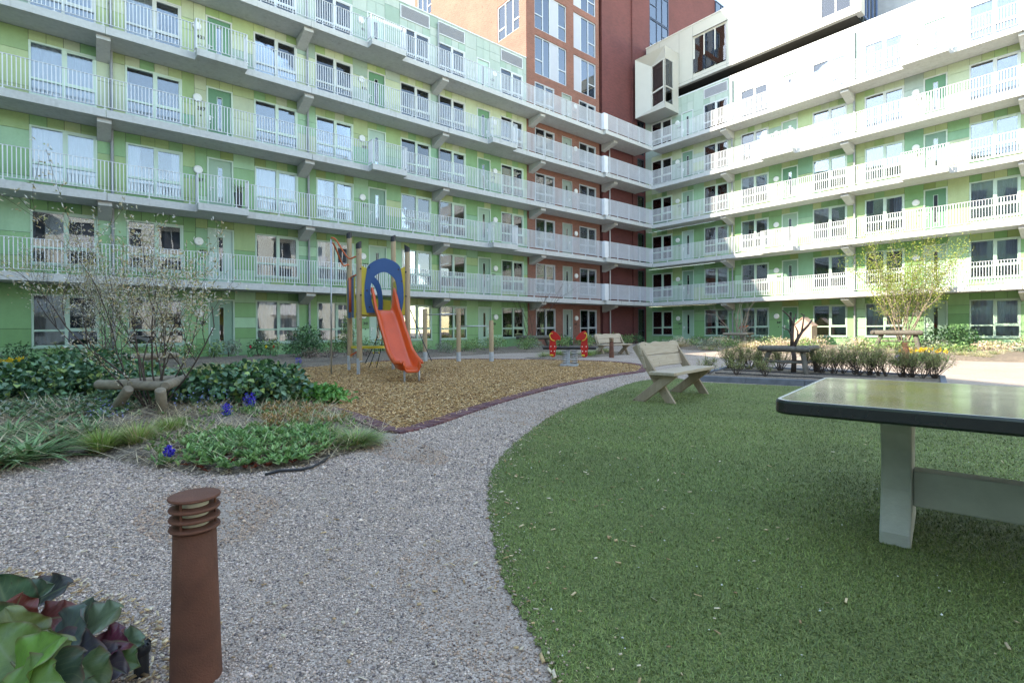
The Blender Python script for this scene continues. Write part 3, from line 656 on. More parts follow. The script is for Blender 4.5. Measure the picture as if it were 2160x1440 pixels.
bedR = [SQ(s, q)[:2] for s, q in ((33.3, 0.3), (33.3, 27), (27.0, 27), (23.2, 24.0), (21.8, 19.5), (22.5, 15.8), (23.2, 12), (23.5, 8.5), (25.5, 5.2), (29, 1.6))]
bed('planting_bed', bedR, .14, .2)
# planter with kerb
pf0, pf1, pb1, pb0 = G(1462, 803)[:2], np.array([7.35, 8.55]), G(1988, 803)[:2], G(1545, 779)[:2]
mb = MB()
for a, b in ((pf0, pf1), (pf1, pb1), (pb1, pb0), (pb0, pf0)):
    L_ = np.linalg.norm(b-a); n = max(1, round(L_/1.0)); dd = (b-a)/L_
    for i in range(n):
        p, q = a+dd*(L_*i/n+.003), a+dd*(L_*(i+1)/n-.003); mb.bar((p[0], p[1], .055), (q[0], q[1], .055), .09, .13)
mb.build('kerb', M['kerb'], bevel=.008)['kind'] = 'structure'
o = sheet('planter_soil', [pf0, pf1, pb1, pb0], .085, M['soil'])
# ------------------------------------------------------------------ loose cover
def scatter(poly, n, test=None):
    P = np.array([p[:2] for p in poly]); lo, hi = P.min(0), P.max(0); out = []
    tot = 0
    while tot < n:
        Q = lo+rng.random((n*3, 2))*(hi-lo); Q = Q[inside(Q, poly)]
        if test is not None: Q = Q[test(Q)]
        out.append(Q); tot += len(Q)
        if len(out) > 60: break
    return np.concatenate(out)[:n]
OCT = np.array([(1, 0, 0), (0, 1, 0), (-1, 0, 0), (0, -1, 0), (0, 0, 1), (0, 0, -1)], float); OCF = np.array([(0, 1, 4), (1, 2, 4), (2, 3, 4), (3, 0, 4), (1, 0, 5), (2, 1, 5), (3, 2, 5), (0, 3, 5)])
def stones(name, P, size, cols, mat_, flat=.65, zoff=.3, z=0.):
    n = len(P); a = rng.random(n)*6.283; ca, sa = np.cos(a), np.sin(a)
    s = size[:, None]*rng.uniform(.6, 1.25, (n, 3)); s[:, 2] *= flat
    V = OCT[None]*s[:, None, :]*rng.uniform(.75, 1.25, (n, 6, 1)); tl = rng.normal(0, .3, (n, 2, 1))
    V[:, :, 2:3] += V[:, :, 0:1]*tl[:, 0:1]*.6
    X = V[:, :, 0]*ca[:, None]-V[:, :, 1]*sa[:, None]; Y = V[:, :, 0]*sa[:, None]+V[:, :, 1]*ca[:, None]
    W_ = np.stack([X+P[:, :1], Y+P[:, 1:2], V[:, :, 2]+z+(size*zoff)[:, None]], -1).reshape(-1, 3)
    Fc = (OCF[None]+(np.arange(n)*6)[:, None, None]).reshape(-1, 3)
    return build_np(name, W_, Fc, np.repeat(cols, 8, axis=0), mat_)
def pick(cs, n, j=.15, g=1.):
    c = np.array(cs)[rng.integers(0, len(cs), n)]*g; return c*(1+rng.normal(0, j, (n, 1))).clip(.5, 1.6)
gpoly = [np.array(p) for p in ((-5.5, 1.0), (.9, 1.0), (1.0, 1.5), (.7, 3.0), (.9, 4.8), (1.6, 7.5), (3.4, 10.5), (3.2, 12.6), (1.5, 11.2), (-1.0, 6.8), (-1.3, 5.2), (-6.5, 5.2), (-9, 5.6), (-9, 3.5))]
turfp = turf; bedp = [np.array(p) for p in bedL]
def free(Q): return ~inside(Q, turfp) & ~inside(Q, chips) & ~(inside(Q, bedp) & (edist(Q, bedp) > .25))
SCOL = [(.62, .59, .57), (.55, .50, .47), (.47, .42, .39), (.60, .57, .58), (.36, .33, .32), (.24, .23, .25), (.60, .56, .53), (.52, .45, .39), (.68, .65, .62), (.17, .16, .18), (.57, .52, .50), (.50, .46, .43)]
def falloff(Q, k): 
    r = np.hypot(Q[:, 0], Q[:, 1]); return rng.random(len(Q)) < np.clip(k/np.maximum(r, .5)**2, 0, 1)
def patch(Q): return (np.sin(Q[:, 0]*2.3+1.7*np.sin(Q[:, 1]*1.1))+np.sin(Q[:, 1]*2.9+2*np.sin(Q[:, 0]*.9+1))+.6*np.sin(Q[:, 0]*6.1+Q[:, 1]*4.3))/2.6
def scol(P): p = patch(P)[:, None]; return pick(SCOL, len(P), .17)*np.array([1.04, .895, .80])*(1-.13*np.maximum(p, 0))*np.where(p > .35, np.array([[.93, .83, .74]]), 1.)
edge_poly = [np.array(p) for p in turf_edge]
P = scatter(gpoly, 190000, lambda Q: free(Q) & (rng.random(len(Q)) > np.clip(patch(Q)*.9, 0, .75)) & falloff(Q, 8.0))
r_ = np.hypot(P[:, 0], P[:, 1]); sz = rng.gamma(3.2, .00075, len(P))+.0016; sz *= np.clip(r_/2.4, 1, 1.9)
tag(stones('gravel_stones', P, sz, scol(P), M['stone']), 'loose pale and dark gravel stones on the path', 'gravel', kind='stuff')
P = scatter(turf, 2600, lambda Q: (Q[:, 1] > .9) & (Q[:, 1] < 9) & (Q[:, 0] < 3) & (edist(Q, turf) < rng.exponential(.045, len(Q)))); tag(stones('gravel_spill', P, rng.gamma(3.2, .0008, len(P))+.0018, scol(P), M['stone'], z=.014), 'gravel stones spilled over the turf edge', 'gravel', kind='stuff')
def chipboxes(name, P, ln, wd, cols, z, tilt=.25):
    n = len(P); a = rng.random(n)*6.283; t = rng.normal(0, tilt, n); th = wd*.3
    dx = np.stack([np.cos(a)*np.cos(t), np.sin(a)*np.cos(t), np.sin(t)], 1)*ln[:, None]/2; dy = np.stack([-np.sin(a), np.cos(a), rng.normal(0, .25, n)], 1)*wd[:, None]/2; dzv = np.array([0, 0, 1.])*th[:, None]/2
    c = np.column_stack([P, z+th*.6+np.abs(np.sin(t))*ln*.35]); V = []
    for sz_ in (-1, 1):
        for sx, sy in ((-1, -1), (1, -1), (.8, 1), (-.9, 1)): V.append(c+dx*sx+dy*sy+dzv*sz_)
    V = np.stack(V, 1).reshape(-1, 3); Fb = np.array([(0, 3, 2, 1), (4, 5, 6, 7), (0, 1, 5, 4), (1, 2, 6, 5), (2, 3, 7, 6), (3, 0, 4, 7)])
    return build_np(name, V, (Fb[None]+(np.arange(n)*8)[:, None, None]).reshape(-1, 4), np.repeat(cols, 6, axis=0), M['chip'])
CCOL = [(.50, .33, .155), (.40, .235, .095), (.58, .42, .23), (.30, .165, .065), (.17, .09, .04), (.46, .28, .11)]
P = scatter(chips, 42000, lambda Q: falloff(Q, 55)); n = len(P)
tag(chipboxes('bark_chips', P, rng.uniform(.02, .06, n), rng.uniform(.008, .02, n), pick(CCOL, n, .15, 1.15), np.full(n, .012)), 'golden brown bark chips covering the playground', 'bark chips', kind='stuff')
lit = [G(x, y)[:2] for x, y in ((-60, 1200), (140, 1215), (330, 1290), (380, 1440), (330, 1500), (-60, 1500))]
near = G(960, 1000)[:2]
P1 = scatter(lit, 900); P2 = scatter(turf, 300, lambda Q: (edist(Q, turf) < rng.exponential(.35, len(Q))) & (Q[:, 1] > 1) & (Q[:, 1] < 9) & (Q[:, 0] < 3.5)); P3 = scatter(turf, 190, lambda Q: (Q[:, 1] > 1.2) & falloff(Q, 9)); P4 = scatter(gpoly, 500, lambda Q: free(Q) & falloff(Q, 8))
P = np.concatenate([P1, P2, P3, P4]); n = len(P); zz = np.concatenate([np.full(len(P1), .012), np.full(len(P2)+len(P3), .020), np.full(len(P4), .008)])
tag(chipboxes('wood_litter', P, rng.uniform(.008, .035, n), rng.uniform(.004, .011, n), pick([(.55, .42, .25), (.48, .33, .17), (.62, .52, .38), (.35, .22, .11)], n), zz, .2), 'stray bark chips lying on gravel and turf', 'wood chips', kind='stuff')
P = scatter(turf, 260, lambda Q: (Q[:, 1] > 1.2) & falloff(Q, 8)); tag(stones('white_grit', P, rng.uniform(.002, .006, len(P)), pick([(.7, .7, .68), (.6, .58, .55)], len(P)), M['stone'], z=.024), 'white grit grains scattered on the turf', 'grit', kind='stuff')
def blades(P, L, W_, az, lean, curve, seg_=3, z0=0.):
    n = len(P); V = []
    h = np.stack([np.cos(az), np.sin(az), np.zeros(n)], 1); sd = np.stack([-np.sin(az), np.cos(az), np.zeros(n)], 1)
    base = np.column_stack([P[:, 0], P[:, 1], P[:, 2] if P.shape[1] > 2 else np.full(n, z0)])
    for i in range(seg_+1):
        t = i/seg_; rr = L*(t*np.sin(lean)+t*t*curve*.8); zz_ = L*(t*np.cos(lean)-t*t*curve*.55)
        w = W_*(1-t**2.2)*.5+.0003; c = base+h*rr[:, None]; c[:, 2] += zz_
        V += [c-sd*w[:, None], c+sd*w[:, None]]
    V = np.stack(V, 1); m = 2*(seg_+1); f = np.array([(2*i, 2*i+1, 2*i+3, 2*i+2) for i in range(seg_)])
    return V.reshape(-1, 3), (f[None]+(np.arange(n)*m)[:, None, None]).reshape(-1, 4)
TC = [(.115, .205, .055), (.15, .25, .075), (.085, .16, .04), (.20, .29, .11), (.13, .21, .09)]
P = scatter(turf, 230000, lambda Q: (Q[:, 1] > 1.15) & (Q[:, 0] < Q[:, 1]*1.12) & falloff(Q, 7.5)); n = len(P); r_ = np.hypot(P[:, 0], P[:, 1]); k_ = np.clip(r_/3, 1, 2.2)
V, Fq = blades(P, rng.uniform(.010, .023, n)*np.clip(k_, 1, 1.3), .0023*k_, rng.random(n)*6.283, rng.uniform(.1, .9, n), rng.uniform(.1, .7, n), 2, .006)
tag(build_np('turf_grass', V, Fq, np.repeat(pick(TC, n, .2, np.array([1.2, 1.0, .80]))*(1+.16*patch(P*.8)+.10*patch(P*2.7+3))[:, None], 2, axis=0), M['turfblade']), 'short blades of the green artificial turf', 'turf', kind='stuff')
# ------------------------------------------------------------------ plants
def leafset(P, D, N, L, W_, fold=.25, droop=.15):
    D = D/np.linalg.norm(D, axis=1, keepdims=True); B = np.cross(D, N); B /= np.maximum(np.linalg.norm(B, axis=1, keepdims=True), 1e-6); N = np.cross(B, D)
    L = L[:, None]; W_ = W_[:, None]
    V = [P, P+D*L*.3+B*W_*.48+N*W_*fold, P+D*L*.7+B*W_*.38+N*W_*fold*.7, P+D*L-N*L*droop, P+D*L*.7-B*W_*.38+N*W_*fold*.7, P+D*L*.3-B*W_*.48+N*W_*fold]
    n = len(P); f = np.array([(0, 1, 2, 3), (0, 3, 4, 5)])
    return np.stack(V, 1).reshape(-1, 3), (f[None]+(np.arange(n)*6)[:, None, None]).reshape(-1, 4)
def unit(v): return v/np.maximum(np.linalg.norm(v, axis=1, keepdims=True), 1e-9)
def crown_pts(n, rx, ry, rz, lumps=9, shell=.45):
    lc = unit(rng.normal(size=(lumps, 3)))*np.array([rx, ry, rz])*.55; lc[:, 2] = np.abs(lc[:, 2])*.9
    i = rng.integers(0, lumps, n); d = unit(rng.normal(size=(n, 3))); rad = rng.random(n)**.4
    P = lc[i]+d*np.array([rx, ry, rz])*.48*rad[:, None]; P[:, 2] += rz*.42
    P[:, 2] = np.abs(P[:, 2]); return P, d
def shrub(name, x, y, z, rx, ry, rz, n, L, Wl, cols, label, cat='shrub', group=None, m='leaf', lumps=9, jit=.22, up=.5, stems=8, flat=1.):
    root = empty(name, (x, y, z), random.uniform(0, 6.28), label, cat, group)
    P, d = crown_pts(n, rx, ry, rz, lumps); D = unit(d*.7+rng.normal(0, .5, (n, 3))); D[:, 2] -= .1
    N = unit(rng.normal(0, .55, (n, 3))+np.array([0, 0, up])+d*.6)
    V, Fq = leafset(P, D, N, rng.uniform(.7, 1.3, n)*L, rng.uniform(.7, 1.3, n)*Wl)
    build_np('foliage', V, Fq, np.repeat(pick(cols, n, jit), 2, axis=0), M[m], root)
    mb = MB()
    for i in range(stems):
        a = i*6.28/stems+random.random(); r1 = random.uniform(.3, .8)
        mb.tube([(0.03*math.cos(a), .03*math.sin(a), -.05), (rx*.4*r1*math.cos(a), ry*.4*r1*math.sin(a), rz*.45), (rx*.8*r1*math.cos(a), ry*.8*r1*math.sin(a), rz*.8)], [.012, .008, .004], 5)
    mb.build('stems', M['bark'], root); return root
def tuft(name, x, y, z, r, h, n, w, cols, label, cat='grass tuft', group=None, lean=(.1, .9), curve=(.2, .8), dry=0):
    P = rng.normal(0, r*.30, (n, 2)).clip(-r, r); az = np.arctan2(P[:, 1], P[:, 0])+rng.normal(0, .7, n)
    q = np.clip(np.hypot(P[:, 0], P[:, 1])/(r*.6), 0, 1)*.6+rng.random(n)*.4
    V, Fq = blades(P, rng.uniform(.6, 1.1, n)*h*(1-.25*q), np.full(n, w)*rng.uniform(.6, 1.2, n), az, lean[0]+(lean[1]-lean[0])*q, rng.uniform(*curve, n), 4, 0.)
    c = pick(cols, n, .2)
    if dry: k = rng.random(n) < dry; c[k] = pick([(.48, .40, .25), (.38, .30, .17)], k.sum())
    o = build_np(name, V, Fq, np.repeat(c, 4, axis=0), M['leaf'], loc=(x, y, z)); return tag(o, label, cat, group)
IVY = [(.03, .085, .03), (.05, .12, .045), (.075, .165, .06), (.13, .22, .14), (.04, .10, .055), (.19, .26, .08), (.06, .13, .07)]
IV = dict(cat='shrub', m='waxy')
def gz(px, py): p = G(px, py); return p[0], p[1]
x, y = gz(190, 862); shrub('ivy_shrub', -7.3, 8.3, .05, 1.7, 1.15, .47, 4600, .085, .082, IVY, 'dark glossy ivy shrub left of the near tree guard', lumps=22, **IV)
shrub('ivy_shrub', -3.9, 7.35, .05, 1.05, .75, .46, 3200, .08, .076, IVY, 'dark glossy ivy shrub right of the near tree guard', lumps=16, **IV)
shrub('ivy_shrub', -9.8, 11.6, .05, 1.5, .9, .5, 1700, .10, .09, IVY, 'dark leafy shrub round the rear tree guard at left', lumps=14, **IV)
shrub('ivy_shrub', -5.35, 7.5, .05,   .9, .6, .36, 1200, .085, .08, IVY, 'low ivy growing behind the near tree guard', lumps=9, **IV)
SED = [(.20, .30, .06), (.26, .36, .09), (.14, .24, .05), (.36, .42, .16)]
for i, (px, py, r, h, lab) in enumerate(((214, 958, .17, .20, 'bright green sedge tuft leftmost of the row of three'), (290, 946, .19, .23, 'pale tipped sedge tuft in the middle of the row of three'), (358, 925, .19, .20, 'bright green sedge tuft rightmost of the row of three'))):
    p = G(px, py); tuft('sedge_tuft', p[0], p[1], .03, r*.55, h+.06, 1000, .006, SED, lab, group='sedge tufts along the gravel', lean=(.0, 1.15), curve=(.05, .4), dry=.28 if i == 1 else .12)
LIR = [(.11, .20, .075), (.16, .27, .11), (.08, .15, .055), (.23, .32, .16)]
for px, py, r, h in ((-20, 990, .30, .34), (60, 975, .30, .32), (120, 940, .26, .30), (185, 930, .24, .26), (20, 930, .3, .3), (250, 880, .22, .24), (-80, 960, .3, .32)):
    p = G(px, py); tuft('strap_leaf_clump', p[0], p[1], .04, r, h+.10, 170, .024, LIR, 'arching strap leaved clump at the left edge of the near bed', 'clump', 'strap leaved clumps in the near bed', (.5, 1.2), (.3, .9), .08)
for px, py, r, h, n in ((745, 942, .30, .22, 1100), (690, 930, .26, .2, 800), (640, 905, .24, .18, 500), (700, 895, .22, .18, 400), (610, 868, .2, .2, 380)):
    p = G(px, py); tuft('sedge_tuft', p[0], p[1], .04, r, h, n, .006, LIR+SED, 'green sedge clump at the right tip of the near bed', group='sedge clumps at the tip of the near bed', lean=(.3, 1.2), dry=.15)
for px, py in ((430, 800), (480, 797), (520, 790), (455, 785), (395, 800), (560, 784), (150, 800), (130, 812)):
    p = G(px, py); tuft('meadow_grass', p[0], p[1], .05, .6, .34, 900, .006, [(.22, .27, .08), (.30, .34, .13), (.16, .22, .06), (.38, .38, .18)], 'hazy yellow green grass tuft behind the ivy', group='yellow green grasses behind the ivy', dry=.3)
# dry straw, low creepers
P = scatter(bedp, 6500, lambda Q: (Q[:, 1] < 7.0) & (Q[:, 1] > 3.8) & (rng.random(len(Q)) < .25+.75*(patch(Q*1.7) > 0))); n = len(P)
V, Fq = blades(np.column_stack([P, bz(P)+.015]), rng.uniform(.08, .38, n), np.full(n, .006), rng.random(n)*6.283, rng.uniform(1.0, 1.5, n), rng.uniform(0, .15, n), 3)
tag(chipboxes('leaf_litter', (PL := scatter(bedp, 5000, lambda Q: (Q[:, 1] < 8.5) & (Q[:, 1] > 3.6))), rng.uniform(.012, .05, 5000), rng.uniform(.004, .02, 5000), pick([(.30, .22, .14), (.2, .14, .09), (.40, .32, .22), (.13, .09, .06)], 5000), bz(PL)+.006, .35), 'dead leaf and twig litter over the soil of the near bed', 'leaf litter', kind='stuff')
tag(build_np('dry_straw', V, Fq, np.repeat(pick([(.52, .43, .29), (.42, .33, .21), (.32, .24, .15)], n), 3, axis=0), M['leaf']), 'dry straw lying over the soil of the near bed', 'straw', kind='stuff')
gc = pxs([(385, 960), (395, 998), (520, 1000), (640, 985), (700, 955), (690, 925), (560, 935), (430, 940)])
def rosettes(name, poly, n, k, L, W_, cols, label, z=.06, test=None, cat='ground cover', tilt=.75):
    C = scatter(poly, n, test); a = rng.random((n, k))*6.283; el = rng.uniform(.25, 1.25, (n, k))*tilt
    D = np.stack([np.cos(a)*np.cos(el), np.sin(a)*np.cos(el), np.sin(el)], -1).reshape(-1, 3); N = np.stack([-np.cos(a)*np.sin(el), -np.sin(a)*np.sin(el), np.cos(el)], -1).reshape(-1, 3)
    P = np.repeat(np.column_stack([C, bz(C)+z-.05+rng.uniform(0, .03, n)]), k, axis=0); m = n*k
    V, Fq = leafset(P, D, N, rng.uniform(.6, 1.3, m)*L, rng.uniform(.7, 1.2, m)*W_, .3, .05)
    return tag(build_np(name, V, Fq, np.repeat(pick(cols, m), 2, axis=0), M['leaf']), label, cat, kind='stuff')
rosettes('ground_cover', gc, 330, 9, .075, .026, [(.14, .27, .09), (.21, .36, .13), (.10, .20, .07), (.29, .42, .19)], 'low leafy green rosettes spreading over red brown soil', .07, tilt=.95)
rosettes('rust_foliage', gc, 160, 8, .05, .016, [(.17, .03, .012), (.12, .025, .015), (.2, .05, .02)], 'rust red low foliage under the green rosettes', .05)
ab = pxs([(540, 925), (560, 870), (700, 868), (740, 890), (690, 915), (600, 925)])
rosettes('copper_foliage', ab, 210, 9, .06, .02, [(.34, .17, .075), (.42, .26, .12), (.28, .20, .08), (.20, .24, .08), (.46, .34, .19)], 'copper tinted low foliage in the near bed', .07, lambda Q: np.sin(Q[:, 0]*9)+np.cos(Q[:, 1]*11)+rng.normal(0, .6, len(Q)) > -.3, tilt=1.2)
rosettes('ground_cover', [p for p in pxs([(-40, 900), (80, 820), (200, 800), (300, 880), (180, 930)])], 900, 8, .07, .035, [(.10, .19, .08), (.15, .24, .12), (.20, .24, .19), (.08, .15, .06)], 'mixed low green ground cover at the left of the near bed', .07)
rosettes('ground_cover', bedp, 900, 7, .06, .026, [(.12, .20, .08), (.18, .27, .11), (.09, .16, .06), (.30, .30, .16)], 'scattered green weeds over the near bed', .06, lambda Q: Q[:, 1] > 6.0)
rosettes('ground_cover', pxs([(300, 985), (420, 1000), (700, 960), (800, 925), (760, 890), (560, 870), (420, 890), (330, 930)]), 330, 7, .055, .02, [(.17, .28, .09), (.12, .22, .07), (.30, .30, .14), (.22, .34, .12)], 'thin mixed green herbs around the low foliage of the near bed', .06, lambda Q: patch(Q*2.1) > -.15, tilt=1.1)
x, y = gz(585, 842); shrub('leafy_clump', -2.9, 7.55, .02, .55, .3, .2, 420, .09, .055, [(.07, .20, .04), (.10, .26, .06), (.14, .32, .09)], 'fresh green leafy clump beside the bark chips', 'clump', lumps=8)
def flower_spike(px, py, h, label, cols, k=3, grp=None, far=False, cat='hyacinth'):
    p = G(px, py); root = empty('hyacinth', (p[0], p[1], .03), random.random()*6, label, cat, grp)
    n = 150; Ps = []
    for i in range(k):
        o = np.array([random.uniform(-.07, .07), random.uniform(-.05, .05), 0]); t = rng.random(n//k); a = rng.random(n//k)*6.283; rr = .032*np.sin(np.pi*np.clip(t*.85+.12, 0, 1))
        Ps.append(np.column_stack([o[0]+rr*np.cos(a), o[1]+rr*np.sin(a), h*.45+t*h*.55]))
    P = np.concatenate(Ps); d = unit(rng.normal(size=P.shape)); V, Fq = leafset(P, d, unit(rng.normal(size=P.shape)), np.full(len(P), .024), np.full(len(P), .012))
    build_np('petals', V, Fq, np.repeat(pick(cols, len(P)), 2, axis=0), M['petal'], root)
    az = rng.random(24)*6.283; V, Fq = blades(rng.normal(0, .02, (24, 2)), np.full(24, h*.8), np.full(24, .016), az, rng.uniform(.1, .6, 24), rng.uniform(.1, .4, 24), 3)
    build_np('leaves', V, Fq, np.repeat(pick([(.08, .2, .06), (.12, .26, .08)], 24), 3, axis=0), M['leaf'], root)
BLU = [(.05, .035, .55), (.08, .05, .65), (.04, .03, .40), (.14, .10, .72)]
flower_spike(481, 899, .24, 'blue hyacinths nearer of the pair in the near bed', BLU, 4); flower_spike(533, 884, .30, 'blue hyacinths farther of the pair in the near bed', BLU, 3)
flower_spike(630, 778, .30, 'blue hyacinth at the far edge of the bark chips', BLU, 4); flower_spike(342, 985, .13, 'single small blue grape hyacinth by the gravel edge', BLU, 1)
flower_spike(1893, 772, .28, 'violet hyacinths in the sunlit bed beside the yellow daffodils', [(.22, .16, .75), (.30, .24, .8)], 5)
fm = rng
def speckle(name, poly, n, z0, z1, s, cols, label, cat='flowers', test=None):
    Q = scatter(poly, n, test); P = np.column_stack([Q, rng.uniform(z0, z1, n)]); V, Fq = leafset(P, unit(rng.normal(size=P.shape)), unit(rng.normal(size=P.shape)+[0, -.5, 1]), np.full(n, s), np.full(n, s*.9))
    return tag(build_np(name, V, Fq, np.repeat(pick(cols, n), 2, axis=0), M['petal']), label, cat, kind='stuff')
fgp = pxs([(370, 905), (360, 862), (440, 850), (490, 880)]); speckle('forget_me_nots', fgp, 160, .16, .38, .018, [(.22, .32, .75), (.34, .44, .85), (.5, .55, .8)], 'pale blue forget me nots among the ivy', test=None)
speckle('forget_me_nots', pxs([(150, 920), (260, 905), (280, 880), (200, 870)]), 120, .10, .24, .018, [(.25, .28, .7), (.4, .4, .75)], 'pale blue small flowers among the strap leaves')
def daffodils(px, py, spread, n, label, h=.34):
    p = G(px, py); root = empty('daffodil_clump', (p[0], p[1], .05), 0, label, 'daffodils')
    C = np.column_stack([rng.normal(0, spread, n), rng.normal(0, spread*.5, n), h*rng.uniform(.8, 1.15, n)]); 
    for c in C:
        if 'd' not in BR:
            P = rng.normal(0, .012, (9, 3)); V, Fq = leafset(P, unit(rng.normal(size=P.shape)+[0, -.6, .2]), unit(rng.normal(size=P.shape)), np.full(9, .05), np.full(9, .032)); b = build_np('bloom', V, Fq, np.repeat(pick([(.75, .52, .02), (.8, .6, .05), (.7, .40, .01)], 9, .08), 2, axis=0), M['petal'], root); BR['d'] = b.data
        else: b = link('bloom', BR['d'], root)
        b.location = c; b.rotation_euler = (0, 0, random.random()*6.28)
    m = n*6; B = np.repeat(C[:, :2], 6, axis=0)+rng.normal(0, .03, (m, 2)); V, Fq = blades(B, np.full(m, h*.95), np.full(m, .012), rng.random(m)*6.283, rng.uniform(.05, .4, m), rng.uniform(.05, .4, m), 3)
    build_np('leaves', V, Fq, np.repeat(pick([(.07, .17, .06), (.11, .22, .08)], m), 3, axis=0), M['leaf'], root)
daffodils(25, 790, .32, 26, 'yellow daffodils at the far left of the court'); daffodils(1945, 765, .35, 40, 'yellow daffodils in the sunlit bed at right')
for px, py, c, lab in ((485, 752, (.55, .02, .05), 'red tulip by the door numbered 339'), (508, 750, (.8, .6, .03), 'yellow tulip between two red tulips under the wall'), (519, 754, (.45, .08, .02), 'brownish red tulip left of the round evergreen shrub')):
    p = SQ(4.6+(px-485)*.022, 1.2+(px-485)*.01); root = empty('tulip', (p[0], p[1], .1), 0, lab, 'tulip'); mb = MB()
    for ox, oy in ((0, 0),):
        mb.lathe([(.005, .34), (.04, .37), (.045, .42), (.02, .46), (.003, .465)], 8, (ox, oy, 0), c)
    mb.build('bloom', M['petal'], root, smooth=True); V, Fq = blades(rng.normal(0, .06, (14, 2)), np.full(14, .3), np.full(14, .03), rng.random(14)*6.283, rng.uniform(.05, .4, 14), rng.uniform(.05, .3, 14), 3); build_np('leaves', V, Fq, np.repeat(pick([(.09, .2, .08)], 14), 3, axis=0), M['leaf'], root)
# bergenia in the corner nearest the camera: broad leaves, each a curved blade of its own
def veined():
    t = NT('bergenia_leaf'); at = t.n('ShaderNodeAttribute', attribute_name='col'); lu = t.n('ShaderNodeAttribute', attribute_name='luv'); sx = t.n('ShaderNodeSeparateXYZ'); t.l(lu.outputs['Vector'], sx.inputs[0])
    def mth(op, a, b=0., c=None):
        x = t.n('ShaderNodeMath', operation=op)
        for i, v in enumerate((a, b)):
            if hasattr(v, 'links'): t.l(v, x.inputs[i])
            else: x.inputs[i].default_value = v
        return x.outputs[0]
    av = mth('ABSOLUTE', sx.outputs[1]); nz = t.noise(30, 4)
    ph = mth('SUBTRACT', mth('MULTIPLY', sx.outputs[0], 7.5), mth('MULTIPLY', mth('POWER', av, 1.15), 3.0)); ph = mth('ADD', ph, mth('MULTIPLY', nz.outputs[0], .35)); tri = mth('ABSOLUTE', mth('SUBTRACT', mth('FRACT', ph), .5))
    lat = t.ramp(tri, [(.0, (1, 1, 1)), (.09, (0, 0, 0))]); mid = t.ramp(av, [(.0, (1, 1, 1)), (.075, (0, 0, 0))]); edge = t.ramp(av, [(.86, (0, 0, 0)), (1, (1, 1, 1))])
    vein = t.mix(1., t.mix(1., lat, (.45,)*3, 'MULTIPLY'), mid, 'LIGHTEN'); bl = t.noise(16, 6, None, .7); bg2 = t.noise(55, 4)
    c = t.mix(1., at.outputs['Color'], t.ramp(bl.outputs[0], [(.3, (.62, .66, .7)), (.68, (1.35, 1.3, 1.25))]), 'MULTIPLY')
    c = t.mix(t.ramp(bl.outputs[0], [(.58, (0, 0, 0)), (.72, (.5,)*3)]), c, (.085, .035, .045))
    c = t.mix(t.mix(1., vein, (.55,)*3, 'MULTIPLY'), c, (.19, .25, .12)); c = t.mix(t.mix(1., edge, (.55,)*3, 'MULTIPLY'), c, (.15, .055, .05))
    c = t.mix(t.ramp(bg2.outputs[0], [(.68, (0, 0, 0)), (.74, (.8,)*3)]), c, (.07, .045, .03)); t.l(c, t.p.inputs['Base Color'])
    t.l(t.ramp(nz.outputs[0], [(.3, (.30,)*3), (.7, (.48,)*3)]), t.p.inputs['Roughness']); hv = t.n('ShaderNodeRGBToBW'); t.l(t.mix(.35, vein, bg2.outputs[0]), hv.inputs[0]); t.bump(hv.outputs[0], -.55, .006)
    tr = t.n('ShaderNodeBsdfTranslucent'); t.l(c, tr.inputs[0]); ms = t.n('ShaderNodeMixShader'); ms.inputs[0].default_value = .18; t.l(t.p.outputs[0], ms.inputs[1]); t.l(tr.outputs[0], ms.inputs[2]); t.l(ms.outputs[0], t.out.inputs[0]); return t.mat
M['bergenia'] = veined()
def big_leaf(parent, base, tip, up, w, c1, curl, stem):
    b = Vector(base); t = Vector(tip); d = t-b; L_ = d.length; d.normalize(); s = d.cross(Vector(up)).normalized(); n = s.cross(d); NU, NV = 24, 16; mid = NV//2
    vs = []; uv = []; p1, p2 = random.random()*6, random.random()*6; e2 = random.uniform(-.03, .03); fold = random.uniform(.1, .35); dr = random.uniform(.10, .34)
    for i in range(NU+1):
        u = i/NU; wid = w*1.3*max(.03, math.sin(math.pi*min(1, .06+.94*u**.85))**.62)*(1 if u < .97 else .75)
        for j in range(NV+1):
            v = (j-mid)/mid; rad = abs(v)**2.5
            wav = (.013*math.sin(u*13+p1+(2 if v > 0 else 0))+.006*math.sin(u*29+p2))*rad; vs.append(b+d*L_*(u-.02*v*v)+s*(wid*.5*v*(1-.12*fold*abs(v))+e2*u*u)+n*(fold*wid*.5*abs(v)**1.4+curl*w*v*v*.35-L_*dr*u*u+wav-.003*math.exp(-abs(v)*14))); uv.append((u, v, 0))
    m = NV+1; fs = [(i*m+j, i*m+j+1, (i+1)*m+j+1, (i+1)*m+j) for i in range(NU) for j in range(NV)]
    o0 = len(vs); mb = MB(); mb.tube([stem, tuple((Vector(stem)+b)/2+Vector((0, 0, .02))), tuple(b), tuple(b+d*L_*.25-n*.004)], [.007, .006, .005, .003], 6); vs += [Vector(q) for q in mb.v]; uv += [(.5, .0, 0)]*len(mb.v); st = [tuple(i+o0 for i in f) for f in mb.f]
    me = bpy.data.meshes.new('leaf'); me.from_pydata([tuple(q) for q in vs], [], fs+st); me.materials.append(M['bergenia']); at = me.attributes.new('luv', 'FLOAT_VECTOR', 'POINT'); at.data.foreach_set('vector', np.array(uv, np.float32).ravel())
    setcol(me, np.array([c1]*len(fs)+[(.16, .08, .05)]*len(st), np.float32), np.array([len(f) for f in fs+st])); me.polygons.foreach_set('use_smooth', [True]*len(me.polygons)); me.update(); return link('leaf', me, parent)
bx_, by_ = G(80, 1470)[:2]
